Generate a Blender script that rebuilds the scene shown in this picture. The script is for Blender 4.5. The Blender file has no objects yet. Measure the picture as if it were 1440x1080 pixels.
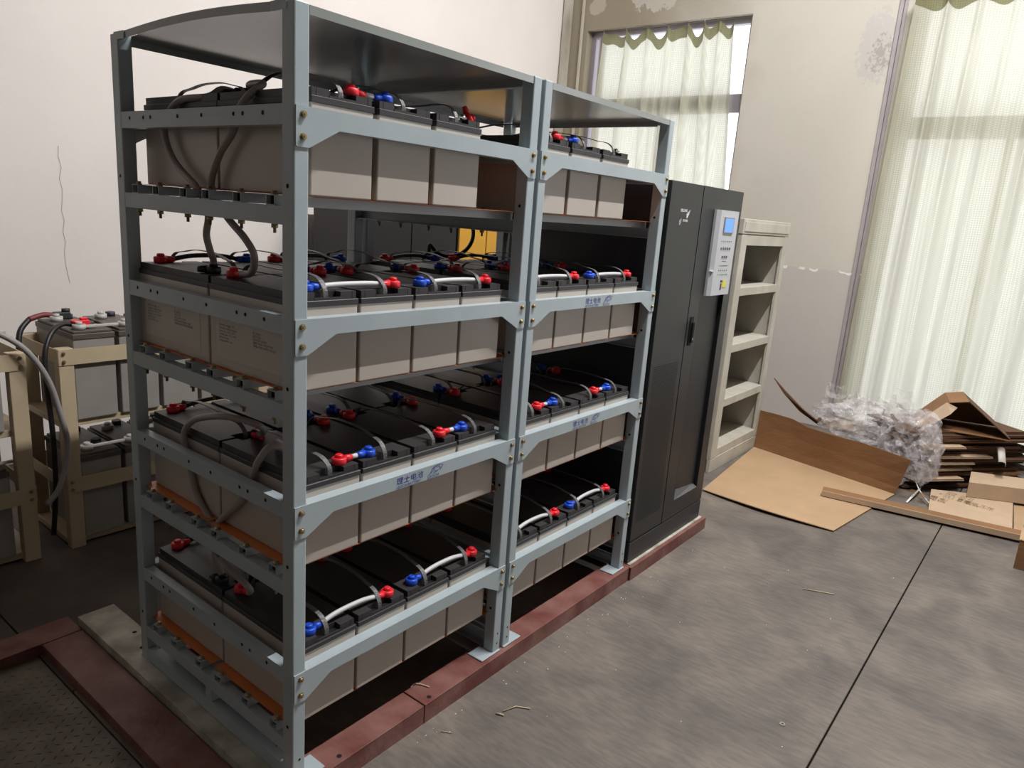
import bpy, bmesh, math, random
from mathutils import Vector, Matrix, noise
random.seed(7)
COL = bpy.context.scene.collection
SC = bpy.context.scene
# ------------------------------------------------------------------ camera, world, light, exposure
cam_d = bpy.data.cameras.new('camera'); cam_d.sensor_width = 36.0; cam_d.lens = 25.4154; cam_d.clip_start = 0.02
cam = bpy.data.objects.new('camera', cam_d); COL.objects.link(cam)
RT = (0.6197895, -0.7814875, 0.0716816); UP = (0.1376532, 0.1981854, 0.9704505); FW = (0.7726012, 0.5916078, -0.2304075)
M = Matrix.Identity(4)
for i in range(3):
    M[i][0] = RT[i]; M[i][1] = UP[i]; M[i][2] = -FW[i]
M[0][3], M[1][3], M[2][3] = -1.013274, -1.433603, 1.567428
cam.matrix_world = M
SC.camera = cam
SC.view_settings.view_transform = 'Standard'; SC.view_settings.look = 'None'
SC.view_settings.gamma = 1.0; SC.view_settings.use_curve_mapping = False
SC.view_settings.exposure = 0.14
W = bpy.data.worlds.new('sky'); SC.world = W; W.use_nodes = True
bg = W.node_tree.nodes['Background']; bg.inputs[0].default_value = (0.93, 0.95, 1.0, 1); bg.inputs[1].default_value = 1.95

def area(name, loc, rot, sx, sy, power, col, spread=None):
    l = bpy.data.lights.new(name, 'AREA'); l.shape = 'RECTANGLE'; l.size = sx; l.size_y = sy; l.energy = power; l.color = col
    o = bpy.data.objects.new(name, l); COL.objects.link(o); o.location = loc; o.rotation_euler = rot
    return o
# bare fluorescent tubes hung across the ceiling, each radiating down and to both sides
for tx, ty, tpow in ((1.6, -1.22, 136), (3.7, -1.22, 112)):
    for tilt in (-0.95, 0.95):
        area('ceiling_tube_light', (tx, ty, 4.85), (tilt, 0, 0), 1.4, 0.06, tpow, (1.0, 0.985, 0.978))
def portal(loc, rot, sx, sy):
    o = area('window_portal', loc, rot, sx, sy, 1, (1, 1, 1)); o.data.cycles.is_portal = True
portal((5.78, 2.14, 2.15), (0, math.pi / 2, 0), 2.5, 1.70)
portal((5.78, -0.79, 1.66), (0, math.pi / 2, 0), 3.4, 1.74)
portal((5.78, -3.75, 1.66), (0, math.pi / 2, 0), 3.4, 1.70)
portal((5.78, -6.35, 1.66), (0, math.pi / 2, 0), 3.4, 1.70)

# ------------------------------------------------------------------ materials
def srgb(r, g, b):
    f = lambda c: (c / 255 / 12.92) if c / 255 <= 0.04045 else ((c / 255 + 0.055) / 1.055) ** 2.4
    return (f(r), f(g), f(b), 1)
MATS = {}
def mat(name, col, rough=0.5, metal=0.0, var=0.0, scale=8.0, bump=0.0, bscale=60.0, col2=None, spec=0.5, detail=4, stretch=None, rvar=0.0):
    if name in MATS: return MATS[name]
    m = bpy.data.materials.new(name); m.use_nodes = True; nt = m.node_tree; N = nt.nodes; L = nt.links
    b = N['Principled BSDF']; b.inputs['Base Color'].default_value = col; b.inputs['Roughness'].default_value = rough
    b.inputs['Metallic'].default_value = metal; b.inputs['Specular IOR Level'].default_value = spec
    tc = N.new('ShaderNodeTexCoord'); src = tc.outputs['Object']
    if stretch:
        mp = N.new('ShaderNodeMapping'); mp.inputs['Scale'].default_value = stretch; L.new(src, mp.inputs[0]); src = mp.outputs[0]
    if var > 0 or col2:
        n = N.new('ShaderNodeTexNoise'); n.inputs['Scale'].default_value = scale; n.inputs['Detail'].default_value = detail; L.new(src, n.inputs['Vector'])
        r = N.new('ShaderNodeValToRGB'); c2 = col2 or tuple(c * (1 - var) for c in col[:3]) + (1,)
        r.color_ramp.elements[0].color = c2; r.color_ramp.elements[1].color = col
        r.color_ramp.elements[0].position = 0.35; r.color_ramp.elements[1].position = 0.65
        L.new(n.outputs[0], r.inputs[0]); L.new(r.outputs[0], b.inputs['Base Color'])
        if rvar:
            mr = N.new('ShaderNodeMapRange'); mr.inputs[3].default_value = rough - rvar; mr.inputs[4].default_value = rough + rvar
            L.new(n.outputs[0], mr.inputs[0]); L.new(mr.outputs[0], b.inputs['Roughness'])
    if bump > 0:
        n2 = N.new('ShaderNodeTexNoise'); n2.inputs['Scale'].default_value = bscale; n2.inputs['Detail'].default_value = 3; L.new(src, n2.inputs['Vector'])
        bp = N.new('ShaderNodeBump'); bp.inputs['Strength'].default_value = bump; bp.inputs['Distance'].default_value = 0.01
        L.new(n2.outputs[0], bp.inputs['Height']); L.new(bp.outputs[0], b.inputs['Normal'])
    MATS[name] = m; return m
PAINT = mat('grey_blue_paint', srgb(170, 182, 187), 0.33, var=0.08, scale=5)
ROOFM = mat('roof_sheet_paint', srgb(150, 155, 152), 0.16, var=0.05, scale=3, bump=0.06, bscale=2.5)
HOLE = mat('dark_hole', srgb(10, 10, 10), 0.9)
CASE = mat('battery_case_beige', srgb(184, 175, 165), 0.28, var=0.05, scale=3)
LID = mat('battery_lid_dark', srgb(50, 48, 49), 0.5)
NOTCH = mat('battery_notch_black', srgb(24, 24, 25), 0.5)
STRAP = mat('strap_grey', srgb(92, 92, 92), 0.35, bump=0.3, bscale=200)
RED = mat('boot_red', srgb(225, 38, 50), 0.38)
BLUE = mat('boot_blue', srgb(22, 72, 190), 0.35)
WIREW = mat('wire_pale_grey', srgb(200, 200, 202), 0.4)
WIREB = mat('wire_black', srgb(28, 26, 27), 0.45)
CABLE = mat('cable_grey', srgb(150, 141, 137), 0.42)
ORANGE = mat('orange_board', srgb(214, 116, 52), 0.4, var=0.1)
BRASS = mat('brass_bolt', srgb(168, 152, 116), 0.35, metal=0.8)
STEEL = mat('steel', srgb(160, 158, 152), 0.35, metal=0.9)
REDST = mat('red_oxide_paint', srgb(106, 58, 52), 0.5, col2=srgb(134, 96, 88), scale=7, bump=0.3, bscale=30, detail=8)
WHITEST = mat('dusty_white_channel', srgb(196, 192, 180), 0.6, col2=srgb(140, 134, 122), scale=9, detail=8)
UPSM = mat('black_cabinet_paint', srgb(29, 30, 31), 0.40, bump=0.15, bscale=400)
UPSD = mat('black_cabinet_dark', srgb(30, 30, 32), 0.45)
PANEL = mat('silver_panel', srgb(190, 192, 196), 0.4)
PANEL2 = mat('silver_panel_side', srgb(140, 140, 146), 0.4)
SHELFM = mat('grey_beige_shelf', srgb(192, 188, 176), 0.55, col2=srgb(176, 172, 160), scale=6, detail=8)
SHELFB = mat('shelf_back_painted_shade', srgb(48, 45, 40), 0.8)  # shadow inside the bays painted into the back panel's colour
CARD = mat('cardboard_tan', srgb(178, 148, 114), 0.75, var=0.1, scale=4, bump=0.15, bscale=20)
CARDD = mat('cardboard_brown', srgb(138, 99, 64), 0.8, var=0.15, scale=6, bump=0.2, bscale=25, stretch=(1, 1, 4))
CARDK = mat('cardboard_dark', srgb(98, 68, 46), 0.85, var=0.2)
CARDL = mat('cardboard_pale', srgb(188, 163, 136), 0.75, var=0.08)
CREAM = mat('cream_rack_paint', srgb(196, 178, 148), 0.5, var=0.1, scale=6)
OLDB = mat('old_battery_grey', srgb(150, 146, 140), 0.5, var=0.1)
OLDL = mat('old_battery_lid', srgb(92, 84, 78), 0.45, var=0.15)
WCAP = mat('white_cap', srgb(190, 188, 184), 0.4)
INKB = mat('blue_print', srgb(40, 62, 150), 0.5)
INKK = mat('dark_print', srgb(60, 58, 62), 0.6)
WHITEP = mat('white_print', srgb(232, 234, 236), 0.5)
YELLOW = mat('yellow_panel', srgb(205, 152, 52), 0.5)
STICK = mat('yellow_sticker', srgb(222, 212, 60), 0.5)
FRAME = mat('window_frame_alu', srgb(168, 164, 172), 0.4, metal=0.3)
LABELP = mat('label_paper', srgb(196, 190, 180), 0.5)
SCREEN = bpy.data.materials.new('blue_screen'); SCREEN.use_nodes = True
sb = SCREEN.node_tree.nodes['Principled BSDF']; sb.inputs['Base Color'].default_value = srgb(40, 80, 200)
sb.inputs['Emission Color'].default_value = srgb(110, 160, 255); sb.inputs['Emission Strength'].default_value = 0.95

def glass_mat():
    m = bpy.data.materials.new('window_glass'); m.use_nodes = True; nt = m.node_tree; nt.nodes.clear(); N = nt.nodes; L = nt.links
    o = N.new('ShaderNodeOutputMaterial'); mx = N.new('ShaderNodeMixShader'); t = N.new('ShaderNodeBsdfTransparent'); g = N.new('ShaderNodeBsdfGlossy')
    g.inputs['Roughness'].default_value = 0.02; mx.inputs[0].default_value = 0.06
    L.new(t.outputs[0], mx.inputs[1]); L.new(g.outputs[0], mx.inputs[2]); L.new(mx.outputs[0], o.inputs[0]); return m
GLASS = glass_mat()
def film_mat():
    m = bpy.data.materials.new('clear_plastic_film'); m.use_nodes = True; nt = m.node_tree; nt.nodes.clear(); N = nt.nodes; L = nt.links
    o = N.new('ShaderNodeOutputMaterial'); mx = N.new('ShaderNodeMixShader'); t = N.new('ShaderNodeBsdfTransparent'); p = N.new('ShaderNodeBsdfPrincipled')
    p.inputs['Base Color'].default_value = srgb(228, 224, 226); p.inputs['Roughness'].default_value = 0.10; p.inputs['Specular IOR Level'].default_value = 1.0
    tc = N.new('ShaderNodeTexCoord'); n = N.new('ShaderNodeTexNoise'); n.inputs['Scale'].default_value = 9; n.inputs['Detail'].default_value = 5; n.inputs['Distortion'].default_value = 1.5
    L.new(tc.outputs['Object'], n.inputs['Vector'])
    mr = N.new('ShaderNodeMapRange'); mr.inputs[1].default_value = 0.3; mr.inputs[2].default_value = 0.7; mr.inputs[3].default_value = 0.10; mr.inputs[4].default_value = 0.50
    L.new(n.outputs[0], mr.inputs[0]); L.new(mr.outputs[0], mx.inputs[0])
    b = N.new('ShaderNodeBump'); b.inputs['Strength'].default_value = 0.35; b.inputs['Distance'].default_value = 0.02
    n2 = N.new('ShaderNodeTexNoise'); n2.inputs['Scale'].default_value = 30; n2.inputs['Detail'].default_value = 4; n2.inputs['Distortion'].default_value = 2
    L.new(tc.outputs['Object'], n2.inputs['Vector']); L.new(n2.outputs[0], b.inputs['Height']); L.new(b.outputs[0], p.inputs['Normal'])
    L.new(t.outputs[0], mx.inputs[1]); L.new(p.outputs[0], mx.inputs[2]); L.new(mx.outputs[0], o.inputs[0]); return m
FILM = film_mat()
def curtain_mat(name, c, tr):
    m = bpy.data.materials.new(name); m.use_nodes = True; nt = m.node_tree; nt.nodes.clear(); N = nt.nodes; L = nt.links
    o = N.new('ShaderNodeOutputMaterial'); mx = N.new('ShaderNodeMixShader'); d = N.new('ShaderNodeBsdfDiffuse'); t = N.new('ShaderNodeBsdfTranslucent')
    tc = N.new('ShaderNodeTexCoord'); mp = N.new('ShaderNodeMapping'); mp.inputs['Rotation'].default_value = (math.radians(45), 0, 0); L.new(tc.outputs['Object'], mp.inputs[0])
    ck = N.new('ShaderNodeTexChecker'); ck.inputs['Scale'].default_value = 85; L.new(mp.outputs[0], ck.inputs[0])
    ck.inputs['Color1'].default_value = c; ck.inputs['Color2'].default_value = tuple(x * 0.80 for x in c[:3]) + (1,)
    L.new(ck.outputs[0], d.inputs[0]); L.new(ck.outputs[0], t.inputs[0]); mx.inputs[0].default_value = tr
    tp_ = N.new('ShaderNodeBsdfTransparent'); m2 = N.new('ShaderNodeMixShader'); m2.inputs[0].default_value = 0.10
    L.new(d.outputs[0], mx.inputs[1]); L.new(t.outputs[0], mx.inputs[2]); L.new(mx.outputs[0], m2.inputs[1]); L.new(tp_.outputs[0], m2.inputs[2]); L.new(m2.outputs[0], o.inputs[0]); return m
CURT = curtain_mat('curtain_cloth', srgb(216, 215, 196), 0.60)
HEAD = curtain_mat('curtain_header_cloth', srgb(150, 148, 112), 0.45)

def wall_mat(name, base, dado=None, stain=False):
    """painted plaster; optional repainted lower zone with ragged edge, stained patches high up"""
    m = bpy.data.materials.new(name); m.use_nodes = True; nt = m.node_tree; N = nt.nodes; L = nt.links; b = N['Principled BSDF']
    b.inputs['Roughness'].default_value = 0.75; b.inputs['Specular IOR Level'].default_value = 0.3
    tc = N.new('ShaderNodeTexCoord'); src = tc.outputs['Object']
    n = N.new('ShaderNodeTexNoise'); n.inputs['Scale'].default_value = 1.3; n.inputs['Detail'].default_value = 6; L.new(src, n.inputs['Vector'])
    r = N.new('ShaderNodeValToRGB'); r.color_ramp.elements[0].position = 0.3; r.color_ramp.elements[1].position = 0.7
    r.color_ramp.elements[0].color = tuple(x * 0.93 for x in base[:3]) + (1,); r.color_ramp.elements[1].color = base
    L.new(n.outputs[0], r.inputs[0]); out = r.outputs[0]
    sep = N.new('ShaderNodeSeparateXYZ'); L.new(src, sep.inputs[0])
    def mathn(op, a, bb=None, clamp=False):
        q = N.new('ShaderNodeMath'); q.operation = op; q.use_clamp = clamp
        for k, v in ((0, a), (1, bb)):
            if v is None: continue
            if isinstance(v, (int, float)): q.inputs[k].default_value = v
            else: L.new(v, q.inputs[k])
        return q.outputs[0]
    def mixc(fac, c1, c2):
        q = N.new('ShaderNodeMix'); q.data_type = 'RGBA'; L.new(fac, q.inputs[0]); L.new(c1, q.inputs[6])
        if isinstance(c2, tuple): q.inputs[7].default_value = c2
        else: L.new(c2, q.inputs[7])
        return q.outputs[2]
    if dado:
        n2 = N.new('ShaderNodeTexNoise'); n2.inputs['Scale'].default_value = 5; n2.inputs['Detail'].default_value = 6; L.new(src, n2.inputs['Vector'])
        h = mathn('ADD', sep.outputs[2], mathn('MULTIPLY', mathn('SUBTRACT', n2.outputs[0], 0.5), 0.16))
        f = mathn('LESS_THAN', h, 1.27); out = mixc(f, out, dado)
        # ragged white plaster lip
        f2 = mathn('MULTIPLY', mathn('LESS_THAN', mathn('ABSOLUTE', mathn('SUBTRACT', h, 1.278)), 0.010), mathn('GREATER_THAN', n2.outputs[0], 0.5))
        out = mixc(f2, out, srgb(236, 232, 226))
    if stain:
        # taupe zone deepening towards the room corner (high y) and patchy flaking near the top of the second window
        n3 = N.new('ShaderNodeTexNoise'); n3.inputs['Scale'].default_value = 2.2; n3.inputs['Detail'].default_value = 8; L.new(src, n3.inputs['Vector'])
        g = mathn('MULTIPLY', mathn('SUBTRACT', mathn('ADD', sep.outputs[1], mathn('MULTIPLY', mathn('SUBTRACT', n3.outputs[0], 0.5), 1.2)), 1.2), 0.9, True)
        out = mixc(g, out, srgb(150, 140, 122))
        n4 = N.new('ShaderNodeTexNoise'); n4.inputs['Scale'].default_value = 7; n4.inputs['Detail'].default_value = 10; n4.inputs['Roughness'].default_value = 0.7; L.new(src, n4.inputs['Vector'])
        n5 = N.new('ShaderNodeTexNoise'); n5.inputs['Scale'].default_value = 26; n5.inputs['Detail'].default_value = 8; n5.inputs['Roughness'].default_value = 0.75; L.new(src, n5.inputs['Vector'])
        def blob(cy, cz, ry, rz, thr, col, o_, nz=None):
            dy = mathn('DIVIDE', mathn('SUBTRACT', sep.outputs[1], cy), ry); dz = mathn('DIVIDE', mathn('SUBTRACT', sep.outputs[2], cz), rz)
            d2 = mathn('SUBTRACT', 1.0, mathn('ADD', mathn('MULTIPLY', dy, dy), mathn('MULTIPLY', dz, dz)), True)
            f_ = mathn('MULTIPLY', mathn('GREATER_THAN', mathn('MULTIPLY', d2, (nz or n4).outputs[0]), thr), 0.75)
            return mixc(f_, o_, col)
        out = blob(0.22, 3.05, 0.28, 0.5, 0.36, srgb(190, 186, 182), out, n5)
        out = blob(0.20, 3.0, 0.22, 0.42, 0.47, srgb(160, 154, 147), out, n5)
        out = blob(2.25, 3.72, 0.5, 0.32, 0.3, srgb(196, 190, 182), out)
        out = blob(2.9, 3.62, 0.16, 0.12, 0.3, srgb(186, 178, 160), out)
        out = blob(1.7, 3.8, 0.4, 0.2, 0.33, srgb(120, 104, 70), out)
    L.new(out, b.inputs['Base Color'])
    nb = N.new('ShaderNodeTexNoise'); nb.inputs['Scale'].default_value = 14; nb.inputs['Detail'].default_value = 6; L.new(src, nb.inputs['Vector'])
    bp = N.new('ShaderNodeBump'); bp.inputs['Strength'].default_value = 0.15; bp.inputs['Distance'].default_value = 0.01; L.new(nb.outputs[0], bp.inputs['Height']); L.new(bp.outputs[0], b.inputs['Normal'])
    return m
WALLB = wall_mat('back_wall_plaster', srgb(232, 225, 220))
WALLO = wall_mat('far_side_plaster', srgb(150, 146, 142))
WALLR = wall_mat('window_wall_plaster', srgb(205, 200, 189), dado=srgb(194, 188, 183), stain=True)
def floor_mat():
    m = bpy.data.materials.new('worn_floor'); m.use_nodes = True; nt = m.node_tree; N = nt.nodes; L = nt.links; b = N['Principled BSDF']
    tc = N.new('ShaderNodeTexCoord')
    def ns(scale, det, st=None, dist=0):
        n = N.new('ShaderNodeTexNoise'); n.inputs['Scale'].default_value = scale; n.inputs['Detail'].default_value = det; n.inputs['Distortion'].default_value = dist
        if st:
            mp = N.new('ShaderNodeMapping'); mp.inputs['Scale'].default_value = st; mp.inputs['Rotation'].default_value = (0, 0, 0.5); L.new(tc.outputs['Object'], mp.inputs[0]); L.new(mp.outputs[0], n.inputs['Vector'])
        else: L.new(tc.outputs['Object'], n.inputs['Vector'])
        return n.outputs[0]
    r = N.new('ShaderNodeValToRGB'); e = r.color_ramp.elements
    e[0].position = 0.28; e[0].color = srgb(88, 82, 79); e[1].position = 0.74; e[1].color = srgb(126, 117, 107)
    k = e.new(0.5); k.color = srgb(106, 99, 93)
    L.new(ns(2.6, 7, None, 0.6), r.inputs[0])
    r2 = N.new('ShaderNodeValToRGB'); r2.color_ramp.elements[0].position = 0.4; r2.color_ramp.elements[1].position = 0.62
    r2.color_ramp.elements[0].color = (0.86, 0.86, 0.87, 1); r2.color_ramp.elements[1].color = (1.08, 1.06, 1.04, 1)
    L.new(ns(14, 6, (4.5, 1, 1)), r2.inputs[0])
    mx = N.new('ShaderNodeMix'); mx.data_type = 'RGBA'; mx.blend_type = 'MULTIPLY'; mx.inputs[0].default_value = 1
    L.new(r.outputs[0], mx.inputs[6]); L.new(r2.outputs[0], mx.inputs[7]); L.new(mx.outputs[2], b.inputs['Base Color'])
    b.inputs['Roughness'].default_value = 0.62; b.inputs['Specular IOR Level'].default_value = 0.35
    bp = N.new('ShaderNodeBump'); bp.inputs['Strength'].default_value = 0.12; bp.inputs['Distance'].default_value = 0.01; L.new(ns(40, 5), bp.inputs['Height']); L.new(bp.outputs[0], b.inputs['Normal'])
    return m
FLOORM = floor_mat()
FLOOR2 = mat('old_concrete', srgb(92, 82, 74), 0.7, col2=srgb(70, 62, 58), scale=4, detail=8)
TREADM = mat('tread_plate_steel', srgb(112, 104, 92), 0.5, metal=0.3, col2=srgb(76, 66, 56), scale=6, detail=8)

# ------------------------------------------------------------------ mesh helpers
class MB:
    def __init__(s): s.v = []; s.f = []; s.m = []; s.sm = []
    def quad(s, pts, m=0, smooth=False):
        b = len(s.v); s.v += [tuple(p) for p in pts]; s.f.append(tuple(range(b, b + len(pts)))); s.m.append(m); s.sm.append(smooth)
    def box(s, x0, x1, y0, y1, z0, z1, m=0, c=0.0):
        if c <= 0:
            b = len(s.v)
            s.v += [(x, y, z) for z in (z0, z1) for (x, y) in ((x0, y0), (x1, y0), (x1, y1), (x0, y1))]
            for f in ((3, 2, 1, 0), (4, 5, 6, 7), (0, 1, 5, 4), (1, 2, 6, 5), (2, 3, 7, 6), (3, 0, 4, 7)):
                s.f.append(tuple(b + i for i in f)); s.m.append(m); s.sm.append(False)
        else:
            bm = bmesh.new(); bmesh.ops.create_cube(bm, size=1)
            for v in bm.verts: v.co = Vector(((x0 + x1) / 2 + v.co.x * (x1 - x0), (y0 + y1) / 2 + v.co.y * (y1 - y0), (z0 + z1) / 2 + v.co.z * (z1 - z0)))
            bmesh.ops.bevel(bm, geom=bm.edges[:], offset=c, segments=1 if c < .003 else 2, affect='EDGES', profile=0.5)
            s.add_bm(bm, m)
    def add_bm(s, bm, m=0, smooth=False):
        b = len(s.v); bm.verts.index_update(); s.v += [tuple(v.co) for v in bm.verts]
        for f in bm.faces: s.f.append(tuple(b + v.index for v in f.verts)); s.m.append(m); s.sm.append(smooth)
        bm.free()
    def prism(s, pts, axis, a0, a1, m=0):
        """pts 2D polygon (ccw), extruded along axis 'x','y','z'"""
        def P(p, a): return {'x': (a, p[0], p[1]), 'y': (p[0], a, p[1]), 'z': (p[0], p[1], a)}[axis]
        b = len(s.v); n = len(pts); s.v += [P(p, a0) for p in pts] + [P(p, a1) for p in pts]
        fs = [tuple(b + i for i in range(n))[::-1], tuple(b + n + i for i in range(n))] + [(b + i, b + (i + 1) % n, b + n + (i + 1) % n, b + n + i) for i in range(n)]
        for f in fs: s.f.append(f); s.m.append(m); s.sm.append(False)
    def tube(s, path, r, n=8, m=0, cap=True, rr=None):
        path = [Vector(p) for p in path]; b = len(s.v); T = []
        for i in range(len(path)):
            a = path[max(i - 1, 0)]; c = path[min(i + 1, len(path) - 1)]; T.append((c - a).normalized())
        u = T[0].orthogonal().normalized()
        for i, p in enumerate(path):
            u = (u - T[i] * u.dot(T[i])).normalized(); w = T[i].cross(u); R_ = rr[i] if rr else r
            for k in range(n):
                a = 2 * math.pi * k / n; s.v.append(tuple(p + (u * math.cos(a) + w * math.sin(a)) * R_))
        for i in range(len(path) - 1):
            for k in range(n):
                s.f.append((b + i * n + k, b + i * n + (k + 1) % n, b + (i + 1) * n + (k + 1) % n, b + (i + 1) * n + k)); s.m.append(m); s.sm.append(True)
        if cap:
            s.f.append(tuple(b + k for k in range(n))[::-1]); s.m.append(m); s.sm.append(False)
            e = b + (len(path) - 1) * n; s.f.append(tuple(e + k for k in range(n))); s.m.append(m); s.sm.append(False)
    def cyl(s, p0, p1, r, n=12, m=0): s.tube([p0, p1], r, n, m)
    def disc(s, c, axis, r, m=0, n=8):
        pts = []
        for k in range(n):
            a = 2 * math.pi * k / n; q = {'x': (0, math.cos(a) * r, math.sin(a) * r), 'y': (math.cos(a) * r, 0, math.sin(a) * r), 'z': (math.cos(a) * r, math.sin(a) * r, 0)}[axis]
            pts.append((c[0] + q[0], c[1] + q[1], c[2] + q[2]))
        s.quad(pts, m)
    def strip(s, pts, w, th, m=0, up=(0, 0, 1)):
        """flat ribbon following pts, width w along given width-vector per point computed from up"""
        P = [Vector(p) for p in pts]; L_ = []
        for i, p in enumerate(P):
            t = (P[min(i + 1, len(P) - 1)] - P[max(i - 1, 0)]).normalized(); sd = t.cross(Vector(up)).normalized(); nn = sd.cross(t).normalized()
            L_.append([p + sd * w / 2 + nn * th / 2, p - sd * w / 2 + nn * th / 2, p - sd * w / 2 - nn * th / 2, p + sd * w / 2 - nn * th / 2])
        b = len(s.v)
        for q in L_: s.v += [tuple(x) for x in q]
        for i in range(len(P) - 1):
            for k in range(4):
                s.f.append((b + 4 * i + k, b + 4 * i + (k + 1) % 4, b + 4 * i + 4 + (k + 1) % 4, b + 4 * i + 4 + k)); s.m.append(m); s.sm.append(False)
        s.f.append((b + 3, b + 2, b + 1, b)); s.m.append(m); s.sm.append(False); e = b + 4 * (len(P) - 1)
        s.f.append((e, e + 1, e + 2, e + 3)); s.m.append(m); s.sm.append(False)
    def mesh(s, name, mats, recalc=True):
        me = bpy.data.meshes.new(name); me.from_pydata(s.v, [], s.f)
        if not isinstance(mats, (list, tuple)): mats = [mats]
        for m in mats: me.materials.append(m)
        me.polygons.foreach_set('material_index', s.m); me.polygons.foreach_set('use_smooth', s.sm)
        if recalc:
            bm = bmesh.new(); bm.from_mesh(me); bmesh.ops.recalc_face_normals(bm, faces=bm.faces[:]); bm.to_mesh(me); bm.free()
        me.update(); return me
def smooth_path(pts, n=6):
    P = [Vector(p) for p in pts]; out = []
    for i in range(len(P) - 1):
        p0 = P[max(i - 1, 0)]; p1 = P[i]; p2 = P[i + 1]; p3 = P[min(i + 2, len(P) - 1)]
        for k in range(n):
            t = k / n; out.append(0.5 * ((2 * p1) + (p2 - p0) * t + (2 * p0 - 5 * p1 + 4 * p2 - p3) * t * t + (3 * p1 - p0 - 3 * p2 + p3) * t ** 3))
    out.append(P[-1]); return out
def part(name, me, parent=None, loc=(0, 0, 0), rot=(0, 0, 0), label=None):
    o = bpy.data.objects.new(name, me); COL.objects.link(o); o.location = loc; o.rotation_euler = rot
    if parent: o.parent = parent
    if label: o['label'] = label
    return o
def thing(name, label, cat, loc=(0, 0, 0), rot=(0, 0, 0), group=None, me=None):
    o = bpy.data.objects.new(name, me); COL.objects.link(o); o.location = loc; o.rotation_euler = rot
    o['label'] = label; o['category'] = cat
    if group: o['group'] = group
    return o
def struct(name, me, parent=None, loc=(0, 0, 0)):
    o = part(name, me, parent, loc)
    if not parent: o['kind'] = 'structure'
    return o
def text_mesh(body, size, m, align='LEFT', bold=0.0):
    c = bpy.data.curves.new('txt', 'FONT'); c.body = body; c.size = size; c.align_x = align; c.resolution_u = 2; c.offset = bold
    o = bpy.data.objects.new('txt', c); COL.objects.link(o); dg = bpy.context.evaluated_depsgraph_get(); dg.update()
    me = bpy.data.meshes.new_from_object(o.evaluated_get(dg)); bpy.data.objects.remove(o); bpy.data.curves.remove(c)
    me.materials.clear(); me.materials.append(m); return me

FZ = -0.085
# ------------------------------------------------------------------ room shell
XW, YB = 5.6, 3.3
fl = MB(); fl.box(-5.7, XW + 0.02, -8.2, YB + 0.02, FZ - 0.16, FZ - 0.03)
floor = struct('floor', fl.mesh('floor', FLOOR2))
for (x0, x1, y0, y1, mt) in ((-0.20, XW, -1.044, 0.93, FLOORM), (-5.5, XW, -8.0, -1.050, FLOORM), (-0.20, XW, 0.936, YB, FLOOR2), (-5.5, -0.206, 1.25, YB, FLOOR2)):
    b = MB(); b.box(x0, x1, y0, y1, FZ - 0.03, FZ, c=0.002); part('floor_slab', b.mesh('floor_slab', mt), floor)
b = MB(); b.box(-5.5, -0.206, -1.044, 1.244, FZ - 0.03, FZ)
tp = part('tread_plate', b.mesh('tread_plate', TREADM), floor, label='worn steel chequer plate')
b = MB()
for i in range(34):
    for j in range(36):
        x = -0.225 - i * 0.026; y = -0.02 + j * 0.033 + (0.0165 if i % 2 else 0); a = 0.7 if (i + j) % 2 else -0.7
        c_, s_ = math.cos(a), math.sin(a); P = [(0.011, 0), (0, 0.0035), (-0.011, 0), (0, -0.0035)]
        pp = [(x + u * c_ - v * s_, y + u * s_ + v * c_) for u, v in P]; top = (x, y, FZ + 0.0022)
        for k in range(4):
            b.quad([(pp[k][0], pp[k][1], FZ), (pp[(k + 1) % 4][0], pp[(k + 1) % 4][1], FZ), top])
o = part('tread_pattern', b.mesh('tread_pattern', TREADM), tp); o['kind'] = 'stuff'
b = MB(); b.box(-5.7, XW + 0.3, YB, YB + 0.2, FZ - 0.1, 5.15); struct('wall_back', b.mesh('wall_back', WALLB))
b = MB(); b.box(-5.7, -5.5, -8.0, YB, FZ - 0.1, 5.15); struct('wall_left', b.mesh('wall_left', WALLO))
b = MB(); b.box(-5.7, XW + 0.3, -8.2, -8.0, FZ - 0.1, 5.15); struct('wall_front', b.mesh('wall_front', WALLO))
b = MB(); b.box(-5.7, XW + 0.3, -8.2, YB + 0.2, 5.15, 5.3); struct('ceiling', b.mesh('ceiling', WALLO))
W1 = (1.29, 3.0, 0.90, 3.40); W2 = (-1.66, -0.05, -0.04, 3.40); W3 = (-4.6, -2.9, -0.04, 3.40); W4 = (-7.2, -5.5, -0.04, 3.40)
b = MB(); X0, X1 = XW, XW + 0.26
for (y0, y1, z0, z1) in ((W1[1], YB, FZ - .1, 5.15), (W1[0], W1[1], FZ - .1, W1[2]), (W1[0], W1[1], W1[3], 5.15), (W2[1], W1[0], FZ - .1, 5.15),
                         (W2[0], W2[1], W2[3], 5.15), (W2[0], W2[1], FZ - .1, W2[2]), (W3[1], W2[0], FZ - .1, 5.15), (W3[0], W3[1], W3[3], 5.15), (W4[1], W3[0], FZ - .1, 5.15), (W4[0], W4[1], W4[3], 5.15), (-8.0, W4[0], FZ - .1, 5.15)):
    b.box(X0, X1, y0, y1, z0, z1)
wr = b.mesh('wall_right', WALLR); struct('wall_right', wr)
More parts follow.
